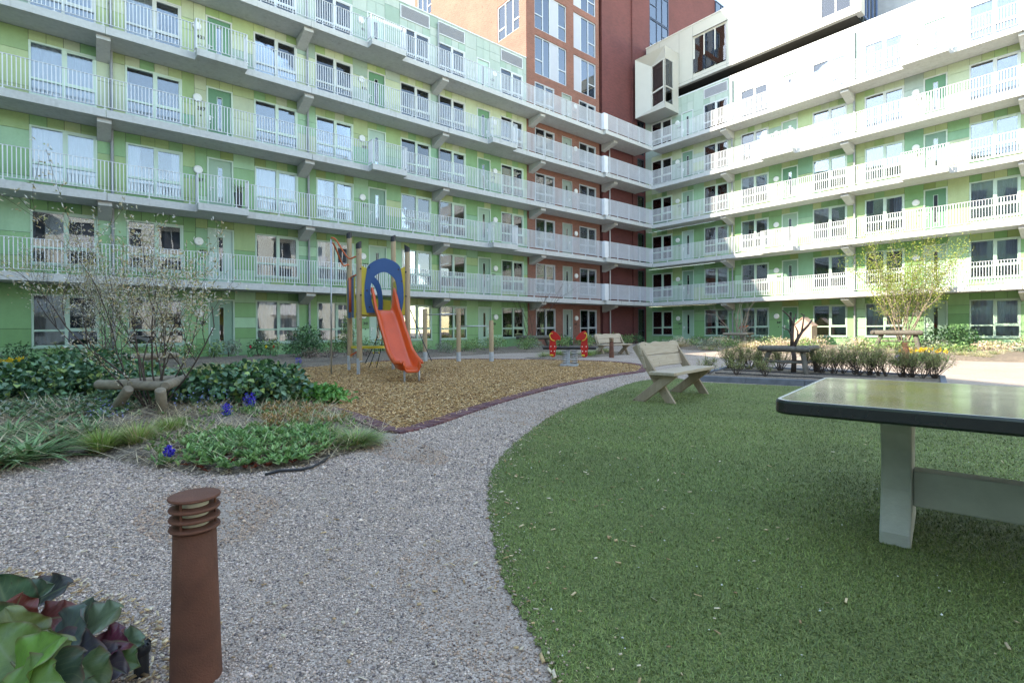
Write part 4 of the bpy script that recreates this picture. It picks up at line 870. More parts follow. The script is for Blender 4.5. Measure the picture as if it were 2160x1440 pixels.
bg = empty('bergenia_plant', (0, 0, 0), 0, 'broad leaved plant with green and purple leaves beside the rusty bollard', 'plant')
def gp(px, py, d): 
    r = FW+RT*(px-1080)/F+UP*(CY-py)/F; return CAMP+r*d
for px, py, dd, ang, ln, w, c in (
    (60, 1265, 1.64, 60, .15, .13, (.06, .10, .06)), (5, 1265, 1.62, 110, .17, .14, (.07, .14, .07)), (95, 1255, 1.70, 40, .12, .11, (.045, .05, .05)), (140, 1335, 1.56, 75, .17, .16, (.085, .12, .105)), (205, 1315, 1.60, 40, .13, .11, (.12, .17, .10)),
    (160, 1385, 1.50, 5, .19, .13, (.085, .085, .10)), (240, 1345, 1.58, 35, .10, .09, (.11, .022, .045)), (265, 1355, 1.62, 10, .11, .08, (.12, .19, .11)), (225, 1400, 1.52, -15, .12, .09, (.075, .06, .075)), (35, 1330, 1.48, 100, .14, .13, (.14, .17, .05)),
    (55, 1390, 1.38, 65, .19, .14, (.13, .27, .045)), (100, 1365, 1.44, 50, .13, .10, (.19, .23, .08)), (110, 1410, 1.42, -5, .13, .11, (.11, .085, .085)), (0, 1370, 1.40, 120, .15, .13, (.12, .20, .05)), (185, 1420, 1.46, -40, .11, .10, (.08, .13, .05)),
    (120, 1430, 1.38, -50, .12, .12, (.05, .08, .05)), (255, 1390, 1.56, 0, .10, .08, (.10, .17, .06)), (20, 1300, 1.56, 90, .12, .11, (.17, .035, .025)), (110, 1300, 1.62, 20, .13, .09, (.15, .04, .035)), (-40, 1330, 1.5, 140, .16, .14, (.08, .15, .06)), (60, 1440, 1.32, 30, .14, .12, (.12, .22, .05)), (175, 1300, 1.66, 90, .11, .10, (.09, .12, .09))):
    C_ = Vector(gp(px, py, dd)); a = R(ang); D_ = (Vector((math.cos(a), .25*math.sin(a)-.25, .55*math.sin(a)+.12))).normalized(); B_ = C_-D_*ln*.55; T_ = C_+D_*ln*.5; B_.z = max(B_.z, .06)
    big_leaf(bg, B_, T_, Vector((random.uniform(-.25, .35), -.62, .72)), w, c, random.uniform(-.3, .3), (-1.50+random.uniform(-.10, .16), 1.60+random.uniform(-.06, .06), 0))
# ------------------------------------------------------------------ trees
def grow(mb, tips, p, d, L_, r, depth, spread=.5, up=.25, n=5, kids=3, taper=.6, wob=.12, minr=.0018):
    pts = [Vector(p)]; rs = [r]; d = Vector(d).normalized()
    for i in range(n):
        d = (d+Vector((random.gauss(0, wob), random.gauss(0, wob), random.gauss(0, wob)+up*.1))).normalized()
        pts.append(pts[-1]+d*L_/n); rs.append(max(r*(1-(1-taper)*(i+1)/n), minr)); 
        if depth <= 1: tips.append((pts[-1].copy(), d.copy()))
    mb.tube(pts, rs, 6 if r > .006 else 4, cap=False)
    if depth > 0:
        for k in range(kids):
            i = random.randint(1 if depth < 2 else 2, n); ax = Vector((random.gauss(0, 1), random.gauss(0, 1), random.gauss(0, .6))).normalized()
            nd = (d+ax*spread).normalized(); nd.z += up*.3
            grow(mb, tips, pts[i], nd, L_*random.uniform(.45, .7), rs[i]*.62, depth-1, spread, up, max(3, n-1), kids, taper, wob, minr)
def tree(name, loc, stems, H, spread, label, leaf, group=None, bark='bark', r0=.012, depth=2, kids=3, per=3, jit=.06, tilt=(.15, .55), cat='tree'):
    root = empty(name, loc, 0, label, cat, group); mb = MB(); tips = []
    for i in range(stems):
        a = 6.283*i/stems+random.uniform(-.3, .3); tl = random.uniform(*tilt); r = random.uniform(.02, .08)
        grow(mb, tips, (r*math.cos(a), r*math.sin(a), 0), (math.cos(a)*math.sin(tl), math.sin(a)*math.sin(tl), math.cos(tl)), H*random.uniform(.6, .8), r0*random.uniform(.7, 1.2), depth, spread, .3, 6, kids, .45)
    mb.build('trunk', M[bark], root, smooth=True)
    if leaf:
        T = np.array([t[0] for t in tips]); D0 = np.array([t[1] for t in tips]); T = np.repeat(T, per, axis=0)+rng.normal(0, jit, (len(T)*per, 3)); D = unit(np.repeat(D0, per, axis=0)+rng.normal(0, .8, T.shape)); n = len(T)
        for part, cols, L_, W_, mm, frac in leaf:
            k = rng.random(n) < frac; m = k.sum(); V, Fq = leafset(T[k]+rng.normal(0, .012, (m, 3)), unit(D[k]+rng.normal(0, .5, (m, 3))), unit(rng.normal(size=(m, 3))+[0, 0, .6]), rng.uniform(.7, 1.3, m)*L_, rng.uniform(.7, 1.2, m)*W_)
            build_np(part, V, Fq, np.repeat(pick(cols, m), 2, axis=0), M[mm], root)
    return root
WHT = [(.74, .70, .62), (.66, .60, .48), (.78, .76, .72)]; BRZ = [(.40, .33, .17), (.34, .31, .15), (.44, .33, .2), (.28, .30, .14)]
AM = [('blossom', WHT, .042, .016, 'petal', .52), ('crown', BRZ, .046, .016, 'leaf', .46)]
tree('blossoming_shrub_tree', (-4.72, 6.62, .05), 14, 2.15, .46, 'multi stemmed white blossoming tree rising from the near log guard', AM, r0=.0125, depth=2, kids=3, per=6, jit=.04, tilt=(.06, .66))
tree('blossoming_shrub_tree', (-10.0, 12.2, .05), 9, 2.7, .42, 'multi stemmed blossoming tree at the rear log guard on the left', AM, r0=.015, depth=2, kids=4, per=9, jit=.09, tilt=(.1, .5))
YG = [('crown', [(.21, .25, .04), (.16, .22, .035), (.27, .29, .07), (.13, .18, .035)], .07, .04, 'leaf', .8)]
tree('young_leafing_tree', (18.9, 24.3, .1), 16, 4.3, .42, 'yellow green leafing multi stemmed tree in the sunlit bed at right', YG, r0=.026, depth=2, kids=4, per=9, jit=.16, tilt=(.08, .55), bark='bark_pale')
tree('young_leafing_tree', (1.35, 30.3, .1), 6, 4.6, .4, 'thin bare stemmed sapling with few leaves before the brick corner', [('crown', [(.22, .27, .07), (.26, .30, .10)], .06, .03, 'leaf', .25)], r0=.018, depth=2, kids=2, per=2, jit=.1, tilt=(.05, .3))
tree('pollarded_sapling', (14.2, 31.4, .1), 6, 2.9, .55, 'pale bare pruned sapling inside the far log guard', None, r0=.05, depth=1, kids=4, tilt=(.1, .5), bark='bark_pale')
# dead tree of the planter: few thick pruned branches
root = empty('pruned_tree', (6.54, 11.7, .08), 0, 'dark pruned bare tree inside the log guard in the planter', 'tree'); mb = MB()
mb.tube([(0, 0, 0), (.02, 0, .35), (-.02, .02, .62)], [.06, .05, .05], 10)
mb.tube([(-.02, .02, .60), (-.03, 0, .85), (.0, .02, 1.05), (.03, 0, 1.28)], [.045, .038, .03, .022], 8); mb.tube([(.0, .0, 1.10), (-.06, .02, 1.28), (-.14, .02, 1.36), (-.25, .0, 1.44)], [.026, .02, .017, .014], 8)
mb.tube([(0, .02, .55), (.10, .0, .78), (.22, .02, .95), (.34, .0, 1.08), (.44, .0, 1.22)], [.045, .036, .03, .024, .018], 8); mb.tube([(.2, .02, .92), (.22, .0, 1.1), (.24, -.02, 1.34)], [.022, .017, .013], 7); mb.tube([(.24, -.02, 1.32), (.17, -.02, 1.36)], [.014, .012], 6)
mb.tube([(-.03, .0, .82), (-.12, -.02, .98), (-.26, 0, 1.05)], [.02, .014, .01], 7); mb.tube([(.02, .0, 1.2), (.06, 0, 1.36)], [.015, .01], 6); mb.tube([(.1, 0, .8), (.12, .03, .95), (.06, .03, 1.08)], [.02, .015, .01], 6)
mb.build('trunk', M['bark'], root, smooth=True)
def log(mb, p, q, r, c=None):
    p, q = Vector(p), Vector(q); d = (q-p)
    mb.tube([p, p+d*.02, p+d*.33, p+d*.66, q-d*.02, q], [r*.75, r, r*1.04, r*.98, r, r*.78], 12)
def guard(name, pts, h, r, legr, label, group='log tree guards', m='log', legs=None, brace=False, splay=.28):
    c = sum((np.array(p[:2]) for p in pts))/len(pts); root = empty(name, (c[0], c[1], 0), 0, label, 'tree guard', group); n = len(pts); Pl = [np.array([p[0]-c[0], p[1]-c[1]]) for p in pts]
    for i in range(n):
        a, b = Pl[i], Pl[(i+1) % n]; e = (b-a)/np.linalg.norm(b-a)*r*1.3; mb = MB(); zz = h+(.0, .012, -.012, .01)[i % 4]
        log(mb, (a[0]-e[0], a[1]-e[1], zz), (b[0]+e[0]*.2, b[1]+e[1]*.2, zz), r); mb.build('rail', M[m], root, smooth=True, angle=50)
    for i in range(n):
        t = (Pl[i]*.72) if legs is None else np.array(legs[i][0])-c; f = Pl[i]*(.72+splay) if legs is None else np.array(legs[i][1])-c
        mb = MB(); log(mb, (f[0], f[1], -.05), (t[0], t[1], h-.02), legr); mb.build('leg', M[m], root, smooth=True, angle=50)
    if brace:
        for i in range(n):
            a, b = Pl[i]*(.72+splay*.5), Pl[(i+1) % n]*(.72+splay*.5); mb = MB(); mb.tube([(a[0], a[1], h*.52), (b[0], b[1], h*.52)], r*.45, 8); mb.build('brace', M[m], root, smooth=True)
    return root
g0, g1_, g2_ = G(215, 811, .43), G(352, 814, .43), G(402, 795, .43)
guard('tree_guard', [g0, g1_, g2_], .43, .062, .06, 'weathered triangular log guard round the near blossoming tree', legs=[((G(272, 828, .36)[:2]), G(226, 880)[:2]), (G(338, 830, .36)[:2], G(346, 884)[:2]), (g2_[:2]*1.0+[0, .3], g2_[:2]+np.array([.1, .45]))])
guard('tree_guard', [(-11.9, 13.0), (-9.2, 13.7), (-10.3, 11.6)], .46, .08, .06, 'log guard of the rear blossoming tree at left')
gm = np.array([6.52, 11.62])
guard('tree_guard', [gm+[-.62, .28], gm+[.62, .18], gm+[-.02, -.48]], .64, .06, .055, 'dark three legged log guard standing in the planter', m='logdark', brace=True, splay=.42)
gr = np.array([18.95, 24.3]); guard('tree_guard', [gr+[-1.25, .3], gr+[1.2, .6], gr+[-.1, -1.0]], .86, .11, .10, 'sunlit log guard under the yellow green tree', m='logdark', brace=True, splay=.3)
gs = np.array([14.2, 31.3]); guard('tree_guard', [gs+[-.9, .2], gs+[.9, .3], gs+[0, -.7]], .75, .08, .07, 'log guard round the pale pruned sapling', brace=True)
ga = np.array([1.35, 30.4]); guard('tree_guard', [ga+[-.95, .2], ga+[.95, .2], ga+[0, -.7]], .62, .12, .12, 'mossy log guard at the thin sapling before the brick corner', m='logdark')
# hedge bushes in the planter
def hedge_bush(x, y, h, lab):
    root = empty('hedge_bush', (x, y, .08), random.random()*6, lab, 'hedge bush', 'twiggy hedge bushes in the planter'); mb = MB(); tips = []
    for i in range(11):
        a = random.random()*6.283; tl = random.uniform(.15, .8); grow(mb, tips, (0, 0, -.02), (math.cos(a)*math.sin(tl), math.sin(a)*math.sin(tl), math.cos(tl)), h*.75, .007, 2, .45, .25, 5, 3, .5)
    mb.build('stems', M['bark'], root); T = np.array([t[0] for t in tips]); T = T[T[:, 2] > h*.45]; T = np.repeat(T, 2, axis=0)+rng.normal(0, .022, (len(T)*2, 3)); n = len(T)
    V, Fq = leafset(T, unit(rng.normal(size=T.shape)+[0, 0, .6]), unit(rng.normal(size=T.shape)+[0, 0, .5]), rng.uniform(.014, .03, n), np.full(n, .011)); build_np('foliage', V, Fq, np.repeat(pick([(.24, .29, .09), (.3, .34, .13), (.34, .28, .14), (.18, .24, .07)], n), 2, axis=0), M['leaf'], root)
k = 0
for t in np.linspace(.01, .99, 36):
    p = (pf0*.22+pb0*.78)*(1-t)+(pf1*.22+pb1*.78)*t+rng.normal(0, .07, 2)
    if np.linalg.norm(p-gm) < .42: continue
    hedge_bush(p[0], p[1], random.uniform(.44, .54), 'bare twiggy hedge bush with a thin green top in the kerbed planter')
for t in np.linspace(.02, .3, 3):
    p = (pf0*.75+pb0*.25)*(1-t)+(pf1*.7+pb1*.3)*t; hedge_bush(p[0], p[1], .34, 'low twiggy hedge bush near the planter kerb')
# bushes and flowers further back
DG = [(.03, .08, .03), (.05, .12, .04), (.07, .16, .06), (.10, .17, .09)]; MG = [(.13, .22, .07), (.18, .28, .10), (.09, .17, .06), (.26, .33, .13)]; BW = [(.20, .14, .12), (.15, .105, .09), (.27, .19, .15)]; SI = [(.20, .24, .18), (.27, .30, .23), (.16, .20, .13)]; DRY = [(.48, .39, .29), (.56, .44, .36), (.42, .36, .23), (.36, .36, .18)]
p = SQ(6.2, 2.6); shrub('round_shrub', p[0], p[1], .05, .85, .75, .98, 1500, .085, .05, DG, 'round dark evergreen shrub under a ground floor window', m='waxy', lumps=16)
p = SQ(8.7, .55); shrub('slim_shrub', p[0], p[1], .1, .42, .4, 1.35, 700, .08, .035, MG, 'slim upright green shrub behind the play tower', lumps=12)
def low(s, q, rx, ry, rz, n, cols, lab, grp, L_=.09, Wl=.05):
    p = SQ(s, q); shrub('low_shrub', p[0], p[1], .08, rx, ry, rz, n, L_, Wl, cols, lab, 'low shrub', grp, lumps=10, stems=5)
for i in range(20):
    s = -3.5+i*.78+random.uniform(-.2, .2); low(s, random.uniform(-.4, .5), .55, .5, random.uniform(.35, .6), 230, random.choice((DG, MG, MG, SI)), 'low leafy shrub at the foot of the long green wall', 'low shrubs along the long green wall')
for s, q in ((6.6, 3.9), (7.3, 4.3), (8.0, 4.0), (5.9, 4.3)): low(s, q, .5, .4, .32, 260, BW, 'dead brown low shrub beside the round evergreen', 'brown low shrubs by the bark chips', .05, .03)
for s, q in ((12.0, 3.2), (13.0, 3.4), (14.2, 2.4), (15.0, 3.2), (11.2, 2.6), (16.6, 3.6), (17.5, 2.9), (13.6, 1.2), (16.2, 1.5), (18.6, 1.6)): low(s, q, .75, .6, random.uniform(.35, .6), 420, random.choice((MG, SI, MG)), 'grey green low shrub behind the climbing bars', 'grey green shrubs behind the climbing bars', .08, .03)
for s, q in ((21.5, 1.2), (22.6, .6), (24.0, .8), (25.6, .5), (27, .8), (28.6, .6), (30, .3), (20.3, 2.3), (23.2, 1.6)): low(s, q, .7, .6, .55, 300, random.choice((DG, MG)), 'leafy green shrub before the brick corner', 'green shrubs before the brick corner', .1, .06)
for s, q in ((13.4, 8.4), (14.6, 8.3), (16.2, 8.5), (17.4, 7.9), (18.2, 7.2)):
    p = SQ(s, q); tuft('meadow_grass', p[0], p[1], .05, .5, .34, 420, .008, MG+[(.3, .32, .13)], 'grey green grass tuft behind the horse seesaw', group='grasses behind the horse seesaw', dry=.25)
for s, q in ((25.0, 7), (24.6, 9), (26.4, 8.2), (25.2, 10.8), (27.5, 6.2), (26.8, 10), (28.4, 8.2), (24.4, 12.2), (26.0, 12.4), (28, 11.4), (29.3, 5.0)):
    p = SQ(s, q); tuft('meadow_grass', p[0], p[1], .08, .8, .55, 420, .012, DRY, 'straw coloured pinkish grass tuft in the sunlit bed', group='straw coloured grasses in the sunlit bed', lean=(.05, .8), dry=.4)
for i in range(60):
    s = random.uniform(24, 32.9); q = random.uniform(4.5, 25); low(s, q, random.uniform(.5, 1.0), .7, random.uniform(.2, .5), 240, random.choice((MG, MG, DRY, SI)), 'low mixed shrub in the sunlit bed before the right wing', 'low shrubs in the sunlit bed', .09, .05)
for i in range(46):
    p = SQ(random.uniform(22.6, 31), random.uniform(9, 25)); tuft('meadow_grass', p[0], p[1], .06, .5, .3, 260, .012, MG+DRY, 'short green grass tuft at the edge of the sunlit bed', group='short grasses in the sunlit bed', dry=.2)
p = SQ(31.2, 17.4); shrub('round_shrub', p[0], p[1], .1, 1.3, .9, .8, 700, .12, .07, DG, 'dark green low shrub beside the door of the right wing', lumps=14)
for px, py, lab in ((1238, 752, 'bright green grass tuft left of the far bollard'), (1180, 752, 'dull green grass tuft below the left horse')):
    p = G(px, py); tuft('meadow_grass', p[0], p[1], .03, .4, .42, 500, .008, MG+[(.28, .34, .08)], lab)
# ------------------------------------------------------------------ furniture
def bollard(x, y, label, sc=1.):
    root = empty('bollard_light', (x, y, -.01), .4, label, 'bollard', 'rusty bollard lights'); root.scale = (sc,)*3; h = .625; mb = MB()
    mb.lathe([(.076, 0), (.0735, .02), (.0655, .30), (.061, .485), (.058, .49)], 40); mb.build('post', M['rust'], root, smooth=True, angle=50)
    for i, z in enumerate((.497, .528, .559, .594)):
        mb = MB(); r = .073 if i < 3 else .0745; mb.lathe([(r-.012, z-.004), (r-.002, z), (r, z+.004), (r-.002, z+.009), (r-.02, z+.012)], 40); mb.build('louvre_ring' if i < 3 else 'cap', M['rust'], root, smooth=True, angle=40)
    mb = MB(); mb.lathe([(.04, .492), (.04, .592)], 24); mb.build('lamp', mat_lamp, root, smooth=True, angle=50)
    mb = MB()
    for a in (0, 2.09, 4.19): mb = MB(); mb.tube([(.058*math.cos(a), .058*math.sin(a), .49), (.058*math.cos(a), .058*math.sin(a), .595)], .004, 6); mb.build('rod', M['rust'], root)
mat_lamp = mat('lamp_diffuser', (.55, .52, .40), .4, .1)
b0_ = G(414, 1418); bollard(-1.03, 1.625, 'rusty steel bollard light with louvred top standing in the gravel close by')
bollard(3.86, 19.54, 'rusty bollard light at the path beyond the bark chips', 1.28); bollard(10.95, 14.0, 'rusty bollard light half hidden behind the planter hedge', 1.15)
# sprinkler head
root = empty('sprinkler_head', (-1.215, 1.635, 0), 0, 'black plastic sprinkler head between the broad leaves and the bollard', 'sprinkler'); mb = MB(); mb.lathe([(.020, -.02), (.021, .07), (.019, .075)], 20); mb.build('body', M['black'], root, smooth=True, angle=40)
mb = MB(); mb.lathe([(.024, .073), (.027, .08), (.026, .098), (.022, .104), (.012, .106)], 20)
for i in range(10): a = i*.628; mb.bar((.02*math.cos(a), .02*math.sin(a), .108), (.026*math.cos(a), .026*math.sin(a), .10), .003, .006)
mb.build('cap', M['black'], root, smooth=True, angle=40)
# hose at the bed edge
mb = MB(); mb.tube([tuple(G(x, y, .02)) for x, y in ((560, 1000), (590, 992), (635, 990), (660, 984), (685, 970), (700, 955))], .011, 8); tag(mb.build('drip_hose', M['black'], smooth=True), 'black drip hose at the gravel edge of the near bed', 'hose')
for i in range(2):
    t0, t1 = .03, .75; a = (pf0*(.7-.3*i)+pb0*(.3+.3*i)); b = (pf1*(.7-.3*i)+pb1*(.3+.3*i)); mb = MB(); mb.tube([(*(a*(1-t)+b*t+rng.normal(0, .03, 2)), .10) for t in np.linspace(t0, t1, 12)], .012, 6); tag(mb.build('drip_hose', M['black'], smooth=True), ('black drip hose along the front of the planter soil', 'black drip hose along the back of the planter soil')[i], 'hose')
# benches
def wavy_plank(mb, x0, x1, z0, z1, y0, y1, top, seed):
    n = 24; pts = []
    for i in range(n+1): x = x0+(x1-x0)*i/n; pts.append((x, z0+(.004*math.sin(x*7+seed))))
    for i in range(n, -1, -1): x = x0+(x1-x0)*i/n; pts.append((x, z1+(top*(.5*math.sin(x*10+seed)+.5*math.sin(x*17+2*seed)))-(.03 if i in (0, n) and top else 0)))
    mb.prism([(x, y0, z) for x, z in pts], (0, y1-y0, 0))
def bench(loc, rz, label):
    root = empty('park_bench', loc, rz, label, 'bench', 'wooden benches')   # local -y is the front
    mb = MB(); mb.bx(-.85, .85, -.36, .04, .425, .475); mb.build('seat', M['bench'], root, bevel=.008)
    bk = empty('backrest', (0, 0, 0)); bk.parent = root
    for i, (z0, z1, top) in enumerate(((0, .185, 0), (.195, .40, .016))):
        m = MB(); wavy_plank(m, -.75, .75, z0, z1, 0, .045, top, i+1.3); o = m.build('plank', M['bench'], bk, bevel=.006); o.location = (0, .125, .52); o.rotation_euler = (R(-17), 0, 0)
    for x in (-.70, .70):
        for (y0, z0, y1, z1, w, dx) in ((-.25, 0, .315, .86, .125, 0), (.255, 0, -.27, .42, .135, -.062)):
            d = Vector((0, y1-y0, z1-z0)).normalized(); n = Vector((0, -d.z, d.y)); t0 = -z0; a0 = Vector((0, y0, 0)); a1 = Vector((0, y1, z1)); hw = w/2
            k = hw*d.y/d.z if d.z else 0
            P4 = [a0+n*hw/abs(n.y)*0+Vector((0, -hw/abs(d.z), 0)), a0+Vector((0, hw/abs(d.z), 0)), a1-n*hw, a1+n*hw] if True else None
            if z1 > .6: top = [a1-n*hw, a1+n*hw]
            else: top = [a1+Vector((0, hw/abs(d.z), 0)), a1+Vector((0, -hw/abs(d.z), 0))]
            poly = [a0+Vector((0, -hw/abs(d.z), 0)), a0+Vector((0, hw/abs(d.z), 0))]+top
            c = sum(poly, Vector())/4; poly.sort(key=lambda v: math.atan2(v.z-c.z, v.y-c.y)); m = MB(); m.prism([(x+dx-.03, v.y, v.z) for v in poly], (.06, 0, 0)); m.build('leg', M['benchleg'], root, bevel=.006)
        m = MB(); m.bx(x-.10, x+.04, -.33, .02, .385, .424); m.build('bearer', M['benchleg'], root)
ax = math.atan2(8.72-7.65, 3.02-2.115)
bench((2.62, 8.16, 0), ax, 'pale wooden bench with crossed legs at the edge of the turf')
bench((4.25, 21.4, .0), math.atan2(.66, 1.03), 'pale wooden bench with crossed legs by the far path')
# table tennis table
tt = empty('table_tennis_table', (1.30, 2.52, 0), math.atan2(-.65, .76), 'dark green concrete table tennis table with a pale base on the turf', 'table tennis table')
mb = MB(); LX, WY, rc = 2.74, 1.50, .085; poly = []
for cx, cy, a0 in ((LX-rc, rc, -90), (LX-rc, WY-rc, 0), (rc, WY-rc, 90), (rc, rc, 180)):
    for i in range(9): a = R(a0+i*11.25); poly.append((cx+rc*math.cos(a), cy+rc*math.sin(a)))
mb.prism([(x, y, .69) for x, y in poly], (0, 0, .07)); 
def tabletop_mat():
    t = NT('table_top'); a = t.noise(3.5, 7, t.mapped((1, 1, 1))); b = t.noise(60, 4)
    t.l(t.ramp(a.outputs[0], [(.3, (.008, .013, .012)), (.7, (.014, .022, .019))]), t.p.inputs['Base Color']); t.l(t.ramp(a.outputs[0], [(.35, (.10,)*3), (.7, (.19,)*3)]), t.p.inputs['Roughness'])
    t.p.inputs['Specular IOR Level'].default_value = .6; t.bump(t.noise(9, 5, t.mapped((.6, 2.5, 1))).outputs[0], .05, .004); return t.mat
mb.build('tabletop', tabletop_mat(), tt, bevel=.012)
line = mat('table_line', (.45, .47, .45), .4, .1)
mb = MB(); e = .004; zt = .7603
for a in (0, 1):
    pass
pp = [(x+(LX/2-x)*.006, y+(WY/2-y)*.012) for x, y in poly]; p2 = [(x+(LX/2-x)*.016, y+(WY/2-y)*.030) for x, y in poly]; n = len(poly)
mb.add([(x, y, zt) for x, y in pp]+[(x, y, zt) for x, y in p2], [(i, (i+1) % n, n+(i+1) % n, n+i) for i in range(n)]); mb.build('edge_line', line, tt)
base = mat('pale_concrete', (.46, .47, .42), .7, .14, 5, bump=.2, bscale=60)
prof = [(-.31, 0), (-.31, .07), (-.27, .16), (-.22, .27), (-.20, .38), (-.205, .48), (-.235, .57), (-.28, .63), (-.30, .66), (-.30, .689)]
for lx in (.40, LX-.40-.13):
    mb = MB(); c = WY/2; pl_ = [(lx, c+y, z) for y, z in prof]+[(lx, c-y, z) for y, z in reversed(prof)]; mb.prism(pl_, (.13, 0, 0)); o = mb.build('leg', base, tt, bevel=.012)
    mb = MB(); mb.bx(lx-.002, lx+.132, c-.302, c+.302, .63, .688); mb.build('leg_top', M['black'], tt)
mb = MB(); mb.bx(.531, LX-.531, WY/2-.11, WY/2+.0, .17, .36); mb.build('stretcher', base, tt, bevel=.008)
# ------------------------------------------------------------------ playground
PA, PB_, PC, PD = np.array([-4.53, 14.06]), np.array([-3.85, 12.69]), np.array([-3.36, 14.31]), np.array([-2.68, 12.94])
pt = empty('play_tower', (PB_[0], PB_[1], 0), 0, 'wooden play tower with blue and yellow panels and an orange slide', 'play tower')
def L2(p): return (p[0]-PB_[0], p[1]-PB_[1])
def V3(p, z): a = L2(p); return Vector((a[0], a[1], z))
for p, h, sl in ((PA, 3.86, .05), (PB_, 3.35, .06), (PC, 3.81, .05), (PD, 3.30, -.06)):
    x, y = L2(p); mb = MB(); mb.tube([(x, y, .35), (x, y, 1.5), (x+.005, y, h-.17)], .068, 16); po = mb.build('post', M['pole'], pt, smooth=True, angle=50)
    mb = MB(); n = 16; 
    lo = [(x+.072*math.cos(2*math.pi*i/n), y+.072*math.sin(2*math.pi*i/n), h-.19+.0*math.cos(2*math.pi*i/n)) for i in range(n)]; hi = [(x+.071*math.cos(2*math.pi*i/n), y+.071*math.sin(2*math.pi*i/n), h-.03+sl*.7*math.cos(2*math.pi*i/n)) for i in range(n)]
    mb.add(lo+hi, [(i, (i+1) % n, n+(i+1) % n, n+i) for i in range(n)]+[tuple(range(n, 2*n))]); mb.build('cap', M['black'], po, smooth=True, angle=40)
    mb = MB(); mb.bar((x-.02, y-.03, -.05), (x-.02, y-.03, .42), .09, .06, up=(1, 0, 0)); mb.tube([(x, y, .33), (x, y, .36)], .069, 12); mb.build('foot', M['galv'], po)
u = (PD-PB_); uL = np.linalg.norm(u); u = u/uL; v = (PA-PB_)/np.linalg.norm(PA-PB_)
def fp(a, d, z): q = PB_+u*a-v*d; return V3(q, z)                     # on the front plane: along, out, up
def plate(mb, outline, d, th): 
    mb.prism([fp(a, d, z) for a, z in outline], tuple(-np.array([*(v*th), 0])))
def arch_ring(mb, outer, inner, d, th):                              # strip between two open outlines of equal length
    n = len(outer); A = [fp(a, d, z) for a, z in outer]; B = [fp(a, d, z) for a, z in inner]; o = Vector((*(-v*th), 0)); vs = A+B+[p+o for p in A]+[p+o for p in B]; fs = []
    for i in range(n-1): fs += [(i, i+1, n+i+1, n+i), (2*n+i, 3*n+i, 3*n+i+1, 2*n+i+1), (i, 2*n+i, 2*n+i+1, i+1), (n+i, n+i+1, 3*n+i+1, 3*n+i)]
    fs += [(0, n, 3*n, 2*n), (n-1, 3*n-1, 4*n-1, 2*n-1)]; mb.add(vs, fs)
cx = uL/2
outer = [(cx-.42, 1.56), (cx-.47, 1.85), (cx-.47, 2.2), (cx-.42, 2.58), (cx-.38, 2.74), (cx-.22, 2.87), (cx, 2.94), (cx+.22, 2.88), (cx+.38, 2.76), (cx+.43, 2.6), (cx+.48, 2.22), (cx+.48, 1.86), (cx+.43, 1.58)]
inner = [(cx-.22, 1.56), (cx-.30, 1.85), (cx-.33, 2.15), (cx-.28, 2.38), (cx-.2, 2.50), (cx-.08, 2.57), (cx+.03, 2.59), (cx+.13, 2.55), (cx+.23, 2.46), (cx+.29, 2.36), (cx+.32, 2.14), (cx+.29, 1.86), (cx+.25, 1.58)]
def smooth_out(l): return [tuple(p) for p in cr_spline(l, 5)]
mb = MB(); arch_ring(mb, smooth_out(outer), smooth_out(inner), .03, .03); ap = mb.build('arch_panel', M['blue'], pt)
for s_ in (-1, 1):
    mb = MB(); yo = smooth_out([(cx+s_*.60, 1.53), (cx+s_*.60, 1.8), (cx+s_*.60, 2.3), (cx+s_*.60, 2.78)]); yi = smooth_out([(cx+s_*.36, 1.50), (cx+s_*.37, 1.85), (cx+s_*.37, 2.3), (cx+s_*.37, 2.66)]); arch_ring(mb, yo, yi, 0, .02); mb.build('side_panel', M['yellow'], pt)
mb = MB()
for a, z in ((-.565, 2.66), (-.565, 2.0), (.54, 2.6), (.54, 1.98), (-.36, 2.70), (.36, 2.66), (-.42, 2.12), (.44, 2.36), (-.36, 1.7)):
    q = fp(cx+a, .061, z); mb.tube([q, q+Vector((*(-v*.02), 0))], .02, 10)
mb.build('bolt', M['black'], ap)
mb = MB(); mb.prism([V3(PB_+u*.05+v*.05, 1.52), V3(PD-u*.05+v*.05, 1.52), V3(PC-u*.05-v*.05, 1.52), V3(PA+u*.05-v*.05, 1.52)], (0, 0, .07)); mb.build('deck', M['pole'], pt)
def side_panel(P0, P1, z0, z1, m, nm, ht=.0, th=.025, inset=.08, top=.12):
    d = (P1-P0)/np.linalg.norm(P1-P0); a, b = P0+d*inset, P1-d*inset; mb = MB(); n = 8; pts = [V3(a, z0), V3(b, z0)]
    for i in range(n+1): t = 1-i/n; q = a*(1-t)+b*t; pts.append(V3(q, z1+top*math.sin(math.pi*t)))
    nn = np.array([-d[1], d[0]]); mb.prism(pts, (*(nn*th), 0)); return mb.build(nm, m, pt)
side_panel(PD, PC, 1.5, 2.45, M['yellow'], 'side_panel'); side_panel(PA, PC, 1.5, 1.95, M['yellow'], 'side_panel', top=.05)
back_u = PA-PB_
mb = MB(); ro = [(.62, 1.56), (.64, 2.0), (.55, 2.45), (.33, 2.66), (.08, 2.62)]; ri = [(.5, 1.56), (.52, 1.95), (.44, 2.3), (.28, 2.48), (.08, 2.46)]
nn = PC-PA; nl = nn/np.linalg.norm(nn)
def bp(a, z): q = PA+nl*(a+.25)-v*.05; return V3(q, z)
A_ = [bp(*p) for p in smooth_out(ro)]; B_ = [bp(*p) for p in smooth_out(ri)]; n = len(A_); off = Vector((*(v*.03), 0)); vs = A_+B_+[p+off for p in A_]+[p+off for p in B_]; fs = []
